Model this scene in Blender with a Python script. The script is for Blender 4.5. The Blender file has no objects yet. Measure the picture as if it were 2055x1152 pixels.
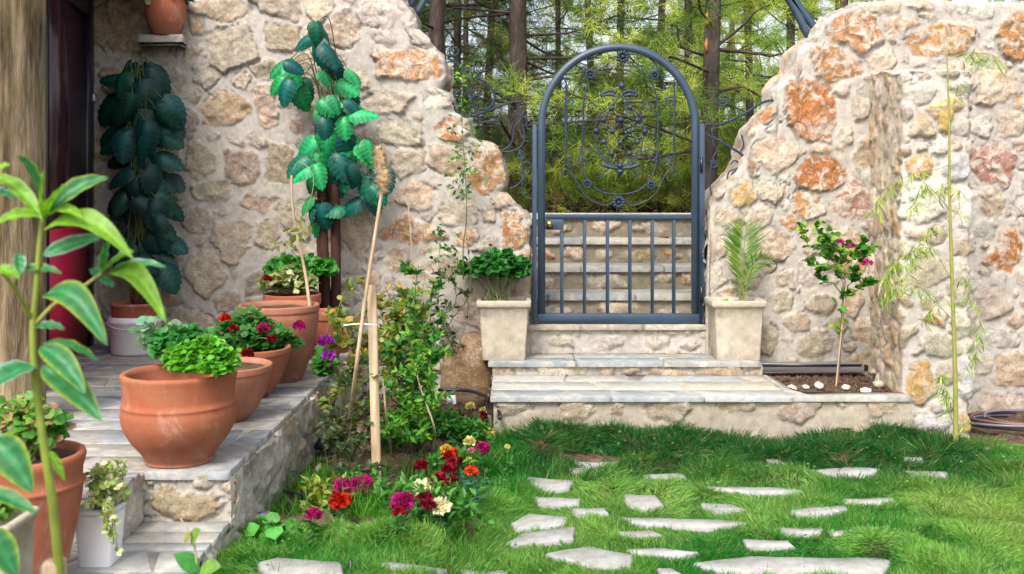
import bpy, math, random
import numpy as np
from mathutils import Vector
R = math.radians
rng = np.random.default_rng(7)
random.seed(7)
scene = bpy.context.scene
COL = scene.collection

# ------------------------------------------------------------------ camera, light
F = 2000.0; CX = 1027.5; HY = 390.0; EYE = 1.5
cam_d = bpy.data.cameras.new("camera"); cam = bpy.data.objects.new("camera", cam_d); COL.objects.link(cam)
cam.location = (0, 0, EYE); cam.rotation_euler = (R(90), 0, 0)
cam_d.sensor_width = 36; cam_d.lens = 36*F/2055; cam_d.shift_y = -(576-HY)/2055
cam_d.clip_start = 0.05; cam_d.clip_end = 600
cam_d.dof.use_dof = True; cam_d.dof.focus_distance = 6.0; cam_d.dof.aperture_fstop = 4.5
scene.camera = cam
SUN_EL, SUN_AZ = 50, 203          # azimuth: direction the light comes from, clockwise from +Y
w = bpy.data.worlds.new("World"); scene.world = w; w.use_nodes = True
nt = w.node_tree; bg = nt.nodes['Background']
sky = nt.nodes.new('ShaderNodeTexSky'); sky.sky_type = 'NISHITA'; sky.sun_disc = False
sky.sun_elevation = R(SUN_EL); sky.sun_rotation = R(SUN_AZ); sky.air_density = 1.0; sky.dust_density = 4.0; sky.ozone_density = 0.6
hs = nt.nodes.new('ShaderNodeHueSaturation'); hs.inputs['Saturation'].default_value = .45; hs.inputs['Value'].default_value = 1.25
nt.links.new(sky.outputs[0], hs.inputs['Color']); nt.links.new(hs.outputs[0], bg.inputs[0]); bg.inputs[1].default_value = 0.15
sl = bpy.data.lights.new("sun", 'SUN'); sun = bpy.data.objects.new("sun", sl); COL.objects.link(sun)
sl.energy = 1.6; sl.angle = R(14); sl.color = (1.0, 0.95, 0.87)
az = R(SUN_AZ); el = R(SUN_EL)
sd = Vector((math.sin(az)*math.cos(el), math.cos(az)*math.cos(el), math.sin(el)))
sun.rotation_euler = sd.to_track_quat('Z', 'Y').to_euler(); sun.location = (4, -2, 8)
scene.view_settings.view_transform = 'Standard'; scene.view_settings.look = 'None'
scene.view_settings.exposure = 0.92; scene.view_settings.gamma = 1

# ------------------------------------------------------------------ small maths
def P(px, py, d):
    return np.array([(px-CX)/F*d, d, EYE-(py-HY)/F*d])
def sm(t): t = np.clip(t, 0, 1); return t*t*(3-2*t)
def lin(h):
    h = h.lstrip('#'); c = [int(h[i:i+2], 16)/255 for i in (0, 2, 4)]
    return np.array([x/12.92 if x <= .04045 else ((x+.055)/1.055)**2.4 for x in c])
def _h(ix, iy, iz, s):
    n = (ix*374761393 + iy*668265263 + iz*1274126177 + s*974634777) & 0xffffffff
    n = ((n ^ (n >> 13))*1103515245) & 0xffffffff
    n = ((n ^ (n >> 16))*2654435761) & 0xffffffff
    return ((n >> 8) & 0xffff)/65535.0
def vn(x, y, z=0, s=0):
    x = np.asarray(x, float); y = np.asarray(y, float); z = np.zeros_like(x)+z
    xi, yi, zi = np.floor(x).astype(np.int64), np.floor(y).astype(np.int64), np.floor(z).astype(np.int64)
    fx, fy, fz = sm(x-xi), sm(y-yi), sm(z-zi)
    r = 0
    for a in (0, 1):
        for b in (0, 1):
            for c in (0, 1):
                wgt = (fx if a else 1-fx)*(fy if b else 1-fy)*(fz if c else 1-fz)
                r = r + wgt*_h(xi+a, yi+b, zi+c, s)
    return r*2-1
def fbm(x, y, z=0, s=0, o=4):
    r = 0; a = 1; t = 0
    for i in range(o):
        k = 2.03**i
        r = r+a*vn(np.asarray(x)*k, np.asarray(y)*k, np.asarray(z)*k, s+i*17); t += a; a *= .5
    return r/t
def nrm(v): v = np.asarray(v, float); return v/np.maximum(np.linalg.norm(v, axis=-1, keepdims=True), 1e-9)
def ground(x, y):
    x = np.asarray(x, float); y = np.asarray(y, float)
    l = sm((-.02-x)/.45)
    g = .115*l + .07*l*sm((5.0-y)/1.6)
    g = g + .012*fbm(x*1.7, y*1.7, 0, 5)
    return g
def gpix(px, py, lift=0.0):
    d = 4.0
    for _ in range(30):
        x = (px-CX)/F*d; z = float(ground(x, d))+lift
        d = (EYE-z)*F/(py-HY)
    return np.array([(px-CX)/F*d, d, z])

# ------------------------------------------------------------------ mesh helpers
class MB:
    def __init__(s): s.V = []; s.F = {3: [], 4: []}; s.C = []; s.n = 0; s.ng = []
    def add(s, V, Fs, col=None):
        V = np.asarray(V, float).reshape(-1, 3)
        if not isinstance(Fs, (list, tuple)): Fs = [Fs]
        for f in Fs:
            if len(f) == 0: continue
            f = np.asarray(f, dtype=np.int64)
            if f.shape[1] in (3, 4): s.F[f.shape[1]].append(f+s.n)
            else:
                for q in f: s.ng.append(q+s.n)
        if col is None: col = (1, 1, 1)
        c = np.asarray(col, float)
        if c.ndim == 1: c = np.tile(c[:3], (len(V), 1))
        s.C.append(c); s.V.append(V); s.n += len(V); return s
def build_mesh(name, mb, off, smooth, mat, attrs=None):
    V = np.concatenate(mb.V)-np.asarray(off)
    me = bpy.data.meshes.new(name)
    t = np.concatenate(mb.F[3]) if mb.F[3] else np.zeros((0, 3), int)
    q = np.concatenate(mb.F[4]) if mb.F[4] else np.zeros((0, 4), int)
    ng = mb.ng; ngl = [len(g) for g in ng]
    li = np.concatenate([t.ravel(), q.ravel()]+[np.asarray(g) for g in ng]).astype(np.int32)
    tot = np.concatenate([np.full(len(t), 3), np.full(len(q), 4), np.array(ngl, int)]).astype(np.int32)
    st = np.concatenate([[0], np.cumsum(tot)[:-1]]).astype(np.int32)
    me.vertices.add(len(V)); me.vertices.foreach_set('co', V.astype(np.float32).ravel())
    me.loops.add(len(li)); me.loops.foreach_set('vertex_index', li)
    me.polygons.add(len(tot)); me.polygons.foreach_set('loop_start', st); me.polygons.foreach_set('loop_total', tot)
    me.update(calc_edges=True)
    if smooth: me.polygons.foreach_set('use_smooth', np.ones(len(tot), bool))
    C = np.concatenate(mb.C); a = me.color_attributes.new('Col', 'FLOAT_COLOR', 'POINT')
    a.data.foreach_set('color', np.concatenate([C, np.ones((len(C), 1))], 1).astype(np.float32).ravel())
    if attrs and 'mot' in attrs and 'msk' not in attrs: attrs = dict(attrs, msk=(attrs['mot'] > .01)*1.0)
    if attrs:
        for k, v in attrs.items():
            at = me.attributes.new(k, 'FLOAT', 'POINT'); at.data.foreach_set('value', v.astype(np.float32).ravel())
    me.validate()
    if mat: me.materials.append(mat)
    return me
def origin_of(p):
    o = np.zeros(3)
    while p is not None: o = o+np.array(p.location); p = p.parent
    return o
def part(name, mb, mat, parent, smooth=True, label=None, attrs=None):
    me = build_mesh(name, mb, origin_of(parent), smooth, mat, attrs)
    o = bpy.data.objects.new(name, me); COL.objects.link(o); o.parent = parent
    if label: o['label'] = label
    return o
def tag(o, label=None, cat=None, group=None, kind=None):
    if label: o['label'] = label
    if cat: o['category'] = cat
    if group: o['group'] = group
    if kind: o['kind'] = kind
    return o
def thing(name, label, cat, loc, group=None):
    o = bpy.data.objects.new(name, None); COL.objects.link(o); o.location = tuple(float(v) for v in loc); o.empty_display_size = .1
    return tag(o, label, cat, group)
def solo(name, mb, mat, loc, label=None, cat=None, group=None, kind=None, smooth=True, attrs=None):
    me = build_mesh(name, mb, loc, smooth, mat, attrs)
    o = bpy.data.objects.new(name, me); COL.objects.link(o); o.location = tuple(float(v) for v in loc)
    return tag(o, label, cat, group, kind)
def children_of(o): return list(o.children)
def copy_thing(src, loc, rz=0.0, sc=1.0, label=None):
    r = src.copy(); COL.objects.link(r); r.location = loc; r.rotation_euler = (0, 0, rz); r.scale = (sc, sc, sc)
    if label: r['label'] = label
    for ch in children_of(src):
        c = ch.copy(); COL.objects.link(c); c.parent = r
        for g in children_of(ch):
            e = g.copy(); COL.objects.link(e); e.parent = c
    return r
def frame(d):
    d = nrm(d); up = np.array([0, 0, 1.]) if abs(d[2]) < .9 else np.array([1., 0, 0])
    x = nrm(np.cross(d, up)); y = np.cross(x, d); return x, y
def tube(mb, pts, rad, n=6, col=None, cap=True):
    pts = np.asarray(pts, float); k = len(pts)
    rad = np.full(k, rad, float) if np.isscalar(rad) else np.interp(np.linspace(0, 1, k), np.linspace(0, 1, len(rad)), rad)
    tan = np.gradient(pts, axis=0); tan = nrm(tan)
    x, _ = frame(tan[0]); rings = []
    th = np.arange(n)*2*np.pi/n
    for i in range(k):
        x = nrm(x-np.dot(x, tan[i])*tan[i]); y = np.cross(tan[i], x)
        rings.append(pts[i]+rad[i]*(np.cos(th)[:, None]*x+np.sin(th)[:, None]*y))
    V = np.concatenate(rings); a = np.arange(k-1)[:, None]*n+np.arange(n); b = np.arange(k-1)[:, None]*n+(np.arange(n)+1) % n
    Fq = np.stack([a, b, b+n, a+n], -1).reshape(-1, 4)
    fs = [Fq]
    if cap and n > 4: mb.add(V, Fq, col); mb.ng += [np.arange(n)[::-1]+mb.n-len(V), np.arange(n)+mb.n-n]; return mb
    mb.add(V, fs, col)
    if cap and n == 4: mb.F[4].append(np.array([[3, 2, 1, 0]])+mb.n-len(V)); mb.F[4].append(np.array([[0, 1, 2, 3]])+mb.n-n)
    return mb
def box(mb, lo, hi, col=None, bev=0.0, rot=0.0, jit=0.0):
    lo = np.asarray(lo, float); hi = np.asarray(hi, float); c = (lo+hi)/2; h = (hi-lo)/2; b = min(bev, h.min()*.9)
    if b <= 0:
        V = np.array([[sx, sy, sz] for sx in (-1, 1) for sy in (-1, 1) for sz in (-1, 1)])*h
        Fq = np.array([[0, 1, 3, 2], [4, 6, 7, 5], [0, 4, 5, 1], [2, 3, 7, 6], [0, 2, 6, 4], [1, 5, 7, 3]])
    else:
        V = []; idx = {}
        for sx in (-1, 1):
            for sy in (-1, 1):
                for sz in (-1, 1):
                    s_ = np.array([sx, sy, sz])
                    for ax in range(3):
                        v = s_*(h-b); v[ax] = s_[ax]*h[ax]; idx[(sx, sy, sz, ax)] = len(V); V.append(v)
        V = np.array(V); Fq = []; Ft = []
        for ax in range(3):
            o = [i for i in range(3) if i != ax]
            for s_ in (-1, 1):
                q = []
                for a_, b_ in ((-1, -1), (1, -1), (1, 1), (-1, 1)):
                    k = [0, 0, 0]; k[ax] = s_; k[o[0]] = a_; k[o[1]] = b_; q.append(idx[(*k, ax)])
                if (s_ < 0) != (ax == 1): q = q[::-1]
                Fq.append(q)
        for ax in range(3):
            o = [i for i in range(3) if i != ax]
            for a_ in (-1, 1):
                for b_ in (-1, 1):
                    k0 = [0, 0, 0]; k1 = [0, 0, 0]; k0[ax] = -1; k1[ax] = 1
                    k0[o[0]] = k1[o[0]] = a_; k0[o[1]] = k1[o[1]] = b_
                    Fq.append([idx[(*k0, o[0])], idx[(*k1, o[0])], idx[(*k1, o[1])], idx[(*k0, o[1])]])
        for sx in (-1, 1):
            for sy in (-1, 1):
                for sz in (-1, 1): Ft.append([idx[(sx, sy, sz, a)] for a in range(3)])
        Fq = np.array(Fq)
        ca, sa = math.cos(rot), math.sin(rot)
        V = V@np.array([[ca, sa, 0], [-sa, ca, 0], [0, 0, 1]])+c
        return mb.add(V, [Fq, np.array(Ft)], col)
    ca, sa = math.cos(rot), math.sin(rot)
    V = V@np.array([[ca, sa, 0], [-sa, ca, 0], [0, 0, 1]])+c
    return mb.add(V, Fq, col)
def lathe(mb, prof, c, n=48, col=None, wob=0.0):
    prof = np.asarray(prof, float); th = np.arange(n)*2*np.pi/n; V = []
    for r, z in prof: V.append(np.stack([c[0]+r*np.cos(th), c[1]+r*np.sin(th), np.full(n, c[2]+z)], 1))
    V = np.concatenate(V); k = len(prof)
    if wob: V[:, 2] += wob*vn(V[:, 0]*40, V[:, 1]*40, V[:, 2]*40, 3)
    a = np.arange(k-1)[:, None]*n+np.arange(n); b = np.arange(k-1)[:, None]*n+(np.arange(n)+1) % n
    return mb.add(V, np.stack([a, b, b+n, a+n], -1).reshape(-1, 4), col)
def smooth_poly(p, n):
    p = np.asarray(p, float); out = []; m = len(p)
    pp = np.vstack([2*p[0]-p[1], p, 2*p[-1]-p[-2]])
    per = max(2, int(math.ceil(n/(m-1))))
    for i in range(m-1):
        a, b, c, d = pp[i:i+4]
        for t in np.linspace(0, 1, per, endpoint=False):
            out.append(.5*((2*b)+(-a+c)*t+(2*a-5*b+4*c-d)*t*t+(-a+3*b-3*c+d)*t**3))
    out.append(p[-1]); return np.array(out)
def scatter(mb, tpl, pos, dirv, up, sc, col, wsc=None):
    TV, TF = tpl[:2]; TM = tpl[2] if len(tpl) > 2 else None; pos = np.asarray(pos, float); m = len(pos)
    y = nrm(dirv); up = nrm(up); x = np.cross(y, up); bad = np.linalg.norm(x, axis=1) < 1e-3
    x[bad] = np.cross(y[bad], np.array([1., .3, 0])); x = nrm(x); z = np.cross(x, y)
    sc = np.broadcast_to(np.asarray(sc, float), (m,)); ws = sc if wsc is None else np.broadcast_to(np.asarray(wsc, float), (m,))
    V = pos[:, None]+(TV[None, :, 0:1]*ws[:, None, None])*x[:, None]+(TV[None, :, 1:2]*y[:, None]+TV[None, :, 2:3]*z[:, None])*sc[:, None, None]
    k = len(TV); off = (np.arange(m)*k)[:, None, None]
    fs = [(f[None]+off).reshape(-1, f.shape[1]) for f in TF]
    col = np.asarray(col, float)
    if col.ndim == 1: col = np.tile(col, (m, 1))
    cc = np.repeat(col, k, 0)
    if TM is not None: cc = cc*np.tile(TM, m)[:, None]
    return mb.add(V.reshape(-1, 3), fs, cc)
def leaf_tpl(w=.3, n=5, bend=.25, fold=.15, kind='ellip', wave=0.0):
    V = []; t = np.linspace(0, 1, n+1)
    if kind == 'ellip': wd = np.sin(np.pi*t**.85)**.8
    elif kind == 'heart': wd = np.array([.55]+[math.cos((a-.28)*1.9)**.7 if abs((a-.28)*1.9) < 1.57 else 0 for a in t[1:]])
    elif kind == 'blade': wd = 1-t**1.6
    elif kind == 'round': wd = np.sqrt(np.clip(1-(2*t-1)**2, 0, 1))
    elif kind == 'needle': wd = np.full(n+1, 1.); wd[-1] = .3
    wd = np.maximum(wd, .03)
    for i, a in enumerate(t):
        z = -bend*a*a; e = wd[i]*w
        wz = wave*math.sin(i*2.4)
        V += [[-e, a-(.12 if kind == 'heart' and i == 0 else 0), z+fold*e+wz], [0, a, z], [e, a-(.12 if kind == 'heart' and i == 0 else 0), z+fold*e-wz]]
    Fq = []
    for i in range(n):
        b = i*3; Fq += [[b, b+1, b+4, b+3], [b+1, b+2, b+5, b+4]]
    return np.array(V), [np.array(Fq)]
LEAF = leaf_tpl(.28, 3, .2, .3); LEAF_R = leaf_tpl(.45, 3, .15, .25, 'round'); LEAF_N = leaf_tpl(.1, 2, .25, .1)
BLADE = (np.array([[-.5, 0, 0], [.5, 0, 0], [-.36, .4, .02], [.36, .4, .02], [-.2, .75, -.06], [.2, .75, -.06], [0, 1, -.2]]), [np.array([[0, 1, 3, 2], [2, 3, 5, 4]]), np.array([[4, 5, 6]])])
NEED = (np.array([[-.5, 0, 0], [.5, 0, 0], [.2, 1, 0], [-.2, 1, 0]]), [np.array([[0, 1, 2, 3]])])
def rdir(m, zlo=-1, zhi=1):
    z = rng.uniform(zlo, zhi, m); a = rng.uniform(0, 2*np.pi, m); r = np.sqrt(1-z*z)
    return np.stack([r*np.cos(a), r*np.sin(a), z], 1)
def vary(c, m, v=.25, hue=.1):
    c = np.asarray(c, float); return np.clip(c[None]*(1+rng.uniform(-v, v, (m, 1)))*(1+rng.uniform(-hue, hue, (m, 3))), 0, 1)

# ------------------------------------------------------------------ materials
def nodes(name):
    m = bpy.data.materials.new(name); m.use_nodes = True; t = m.node_tree; b = t.nodes['Principled BSDF']; return m, t, b
def N(t, ty, **k):
    n = t.nodes.new(ty)
    for a, v in k.items(): setattr(n, a, v)
    return n
def noise(t, scale, detail=4, rough=.6, co=None, dist=0, stretch=None):
    n = N(t, 'ShaderNodeTexNoise'); n.inputs['Scale'].default_value = scale; n.inputs['Detail'].default_value = detail
    n.inputs['Roughness'].default_value = rough; n.inputs['Distortion'].default_value = dist
    if co is None: co = N(t, 'ShaderNodeTexCoord').outputs['Object']
    if stretch:
        mp = N(t, 'ShaderNodeMapping'); mp.inputs['Scale'].default_value = stretch; t.links.new(co, mp.inputs[0]); co = mp.outputs[0]
    t.links.new(co, n.inputs['Vector']); return n.outputs['Fac']
def mrange(t, v, a, b, c, d):
    n = N(t, 'ShaderNodeMapRange'); t.links.new(v, n.inputs[0])
    for i, x in enumerate((a, b, c, d)): n.inputs[i+1].default_value = x
    return n.outputs[0]
def mixc(t, fac, a, b, mode='MIX'):
    n = N(t, 'ShaderNodeMix', data_type='RGBA', blend_type=mode)
    for s, v in ((n.inputs[0], fac), (n.inputs[6], a), (n.inputs[7], b)):
        if hasattr(v, 'is_linked') or hasattr(v, 'links'): t.links.new(v, s)
        elif isinstance(v, (int, float)): s.default_value = v
        else: s.default_value = (*[float(x) for x in v][:3], 1)
    return n.outputs[2]
def vmul(t, a, b):
    n = N(t, 'ShaderNodeMath', operation='MULTIPLY')
    for s, v in ((n.inputs[0], a), (n.inputs[1], b)):
        if isinstance(v, (int, float)): s.default_value = v
        else: t.links.new(v, s)
    return n.outputs[0]
def bump(t, b, h, strength, dist=.01, prev=None):
    n = N(t, 'ShaderNodeBump'); n.inputs['Strength'].default_value = strength; n.inputs['Distance'].default_value = dist
    t.links.new(h, n.inputs['Height'])
    if prev: t.links.new(prev, n.inputs['Normal'])
    t.links.new(n.outputs[0], b.inputs['Normal']); return n.outputs[0]
def attr(t, name, out='Color'):
    n = N(t, 'ShaderNodeAttribute'); n.attribute_name = name; return n.outputs[out]

def m_stone(name='stone', rough=.85, mott=True, bscale=1.0, slate=False):
    m, t, b = nodes(name); c = attr(t, 'Col'); msk = attr(t, 'msk', 'Fac'); mo = attr(t, 'mot', 'Fac')
    n1 = noise(t, 20, 6, .7); n2 = noise(t, 11, 7, .75, dist=1.0); n3 = noise(t, 110, 3, .7); n4 = noise(t, 38, 5, .8, dist=1.5); n5 = noise(t, 16, 5, .6, dist=2.2)
    if mott:
        c = mixc(t, vmul(t, mrange(t, n2, .47, .56, 0, .85), mo), c, (.66, .60, .52))
        c = mixc(t, vmul(t, mrange(t, n4, .57, .66, 0, .6), mo), c, (.34, .21, .12))
        c = mixc(t, vmul(t, mrange(t, n4, .44, .36, 0, .5), msk), c, (.70, .66, .58))
        ab = N(t, 'ShaderNodeMath', operation='SUBTRACT'); t.links.new(n5, ab.inputs[0]); ab.inputs[1].default_value = .5
        a2 = N(t, 'ShaderNodeMath', operation='ABSOLUTE'); t.links.new(ab.outputs[0], a2.inputs[0])
        vein = vmul(t, mrange(t, a2.outputs[0], 0, .014, .75, 0), msk); c = mixc(t, vein, c, (.14, .10, .075))
    if slate:
        ns = noise(t, 5.5, 7, .7, stretch=(.9, .9, 1), dist=1.2); c = mixc(t, mrange(t, ns, .47, .62, 0, .7), c, (.46, .42, .36)); c = mixc(t, mrange(t, ns, .44, .34, 0, .45), c, (.24, .27, .31))
    if mott: c = mixc(t, mrange(t, noise(t, 55, 4, .8), .60, .68, 0, .45), c, (.20, .16, .125))
    k = N(t, 'ShaderNodeCombineColor'); v = mrange(t, n1, .3, .7, .74, 1.25)
    for i in range(3): t.links.new(v, k.inputs[i])
    c = mixc(t, 1.0, c, k.outputs[0], 'MULTIPLY')
    c = mixc(t, mrange(t, noise(t, 2.6, 5, .7), .52, .75, 0, .35), c, (.30, .27, .24))
    t.links.new(c, b.inputs['Base Color']); b.inputs['Roughness'].default_value = rough; b.inputs['Specular IOR Level'].default_value = .2
    p = bump(t, b, n1, .55*bscale, .008); p = bump(t, b, n3, .6*bscale, .004, p)
    if mott: p = bump(t, b, vmul(t, mrange(t, n4, 0, 1, -.5, .5), msk), .7, .012, p); bump(t, b, vmul(t, mrange(t, n2, 0, 1, -.5, .5), msk), .8, .03, p)
    return m
def m_leaf(name='leaf', rough=.45, trans=.35, spec=.4, vein=0.0):
    m, t, b = nodes(name); c = attr(t, 'Col')
    v = mrange(t, noise(t, 60, 3), .3, .7, .75, 1.2); k = N(t, 'ShaderNodeCombineColor')
    for i in range(3): t.links.new(v, k.inputs[i])
    c = mixc(t, 1.0, c, k.outputs[0], 'MULTIPLY')
    t.links.new(c, b.inputs['Base Color']); b.inputs['Roughness'].default_value = rough; b.inputs['Specular IOR Level'].default_value = spec
    if trans > 0:
        tr = N(t, 'ShaderNodeBsdfTranslucent'); t.links.new(mixc(t, 1.0, c, (1.1, 1.25, .55), 'MULTIPLY'), tr.inputs[0])
        mx = N(t, 'ShaderNodeMixShader'); mx.inputs[0].default_value = trans
        t.links.new(b.outputs[0], mx.inputs[1]); t.links.new(tr.outputs[0], mx.inputs[2]); t.links.new(mx.outputs[0], t.nodes['Material Output'].inputs[0])
    return m
def m_simple(name, col, rough=.5, metal=0, spec=.5, nscale=12, nv=.25, bmp=.2, bsc=40, bdist=.003, stretch=None, col2=None, usecol=False):
    m, t, b = nodes(name); n1 = noise(t, nscale, 6, .65, stretch=stretch)
    base = attr(t, 'Col') if usecol else col
    k = N(t, 'ShaderNodeCombineColor'); v = mrange(t, n1, .3, .7, 1-nv, 1+nv)
    for i in range(3): t.links.new(v, k.inputs[i])
    c = mixc(t, 1.0, base, k.outputs[0], 'MULTIPLY')
    if col2 is not None:
        c = mixc(t, mrange(t, noise(t, nscale*.45, 5, .7, dist=.8, stretch=stretch), .5, .68, 0, .85), c, col2)
    t.links.new(c, b.inputs['Base Color']); b.inputs['Roughness'].default_value = rough; b.inputs['Metallic'].default_value = metal; b.inputs['Specular IOR Level'].default_value = spec
    if bmp: bump(t, b, noise(t, bsc, 4, .7, stretch=stretch), bmp, bdist)
    return m
M = {}
M['stone'] = m_stone(); M['slate'] = m_stone('slate', .65, False, .8, True)
M['leaf'] = m_leaf(); M['glossleaf'] = m_leaf('gloss_leaf', .3, .12, .5); M['grass'] = m_leaf('grass_blade', .55, .4, .25)
M['needle'] = m_leaf('pine_needle', .6, .35, .2); M['petal'] = m_leaf('petal', .6, .35, .2)
M['terracotta'] = m_simple('terracotta', lin('#ab6548')*.85, .8, nscale=7, nv=.22, bmp=.4, bsc=60, col2=lin('#b57e66'), spec=.3)
M['terracotta2'] = m_simple('terracotta_pale', lin('#ab6f58')*.9, .8, nscale=5, nv=.2, bmp=.3, bsc=50, col2=lin('#c9a08a'), spec=.25)
M['cast'] = m_simple('cast_stone', lin('#b8ae9c')*.85, .85, nscale=14, nv=.2, bmp=.5, bsc=35, bdist=.006, col2=lin('#9a8d78')*.85, spec=.2)
def m_clay(name, c1, c2, seed):
    m, t, b = nodes(name); co = N(t, 'ShaderNodeTexCoord').outputs['Object']
    c = mixc(t, mrange(t, noise(t, 5, 6, .7, dist=.6), .42, .68, 0, .8), c1, c2)
    c = mixc(t, mrange(t, noise(t, 13, 6, .75, stretch=(1, 1, .35), dist=.5), .56, .72, 0, .5), c, (.52, .40, .33))
    c = mixc(t, mrange(t, noise(t, 3.2+seed, 5, .6), .54, .7, 0, .5), c, np.array(c1)*.6)
    sp = N(t, 'ShaderNodeSeparateXYZ'); t.links.new(co, sp.inputs[0])
    dirt = vmul(t, mrange(t, sp.outputs[2], .10, 0, 0, 1), mrange(t, noise(t, 30, 5, .7), .4, .6, 0, .7)); c = mixc(t, dirt, c, (.16, .11, .08))
    t.links.new(c, b.inputs['Base Color']); b.inputs['Roughness'].default_value = .88; b.inputs['Specular IOR Level'].default_value = .2
    p = bump(t, b, noise(t, 14, 5, .6, stretch=(.2, .2, 3)), .25, .003); bump(t, b, noise(t, 120, 3, .7), .3, .0015, p); return m
M['terracotta'] = m_clay('terracotta', lin('#a55f44')*.82, lin('#b07558')*.82, 0); M['terracotta2'] = m_clay('terracotta_pale', lin('#a66a52')*.85, lin('#b4846c')*.85, 1)
M['white'] = m_simple('white_plastic', (.72, .72, .74), .4, nscale=5, nv=.05, bmp=0)
M['iron'] = m_simple('painted_steel', lin('#44586c')*.6, .42, nscale=9, nv=.12, bmp=.12, bsc=120, spec=.5)
M['wire'] = m_simple('wrought_iron', lin('#36465a')*.6, .5, nscale=30, nv=.3, bmp=.3, bsc=200, spec=.4)
M['brass'] = m_simple('brass', lin('#c9a640'), .3, metal=1, bmp=0)
M['red'] = m_simple('red_panel', lin('#c01c44')*1.0, .45, nscale=5, nv=.12, bmp=.05, stretch=(1, 1, .2))
M['frame'] = m_simple('dark_frame', lin('#22202c'), .35, nv=.1, bmp=0)
M['bark'] = m_simple('bark', lin('#5a4e48')*.6, .95, nscale=16, nv=.45, bmp=1, bsc=22, bdist=.03, stretch=(1, 1, .3), spec=.1, col2=lin('#7c7068')*.7)
M['twig'] = m_simple('twig', lin('#5a4a40')*.8, .9, nscale=30, nv=.3, bmp=.3, bsc=80, spec=.1, usecol=False)
M['stem'] = m_simple('stem', (1, 1, 1), .6, nscale=40, nv=.2, bmp=.1, usecol=True)
M['wood'] = m_simple('weathered_timber', lin('#98876a')*.66, .9, nscale=20, nv=.9, bmp=1, bsc=26, bdist=.02, stretch=(1, 1, .13), col2=lin('#5a4228')*.6, spec=.1)
M['stake'] = m_simple('stake_wood', lin('#b8a183')*.85, .8, nscale=50, nv=.35, bmp=.5, bsc=60, stretch=(1, 1, .06), col2=lin('#9a8468')*.8, spec=.2)
M['jute'] = m_simple('jute', lin('#bfa47e')*.85, .95, nscale=60, nv=.4, bmp=1, bsc=90, bdist=.01, spec=.05)
M['soil'] = m_simple('soil', lin('#6a5648')*.7, .95, nscale=25, nv=.5, bmp=1, bsc=45, bdist=.02, spec=.1, col2=lin('#8d7866')*.7)
M['alu'] = m_simple('aluminium', (.5, .5, .53), .35, metal=.8, nscale=30, nv=.1, bmp=.1, stretch=(.05, 1, 1))
M['black'] = m_simple('black_plastic', (.015, .015, .02), .4, nv=.1, bmp=0)
M['hose'] = m_simple('hose_rubber', (1, 1, 1), .4, nv=.1, bmp=0, usecol=True)
M['paint'] = m_simple('generic_tint', (1, 1, 1), .6, nscale=20, nv=.15, bmp=.2, usecol=True)
def m_glass():
    m, t, b = nodes('dark_glass'); c = mixc(t, mrange(t, noise(t, 3, 3, .6, stretch=(3, 3, .3)), .35, .65, 0, 1), lin('#2a2028'), lin('#54303a'))
    t.links.new(c, b.inputs['Base Color']); b.inputs['Roughness'].default_value = .18; b.inputs['Specular IOR Level'].default_value = .6; return m
M['glass'] = m_glass()

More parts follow.
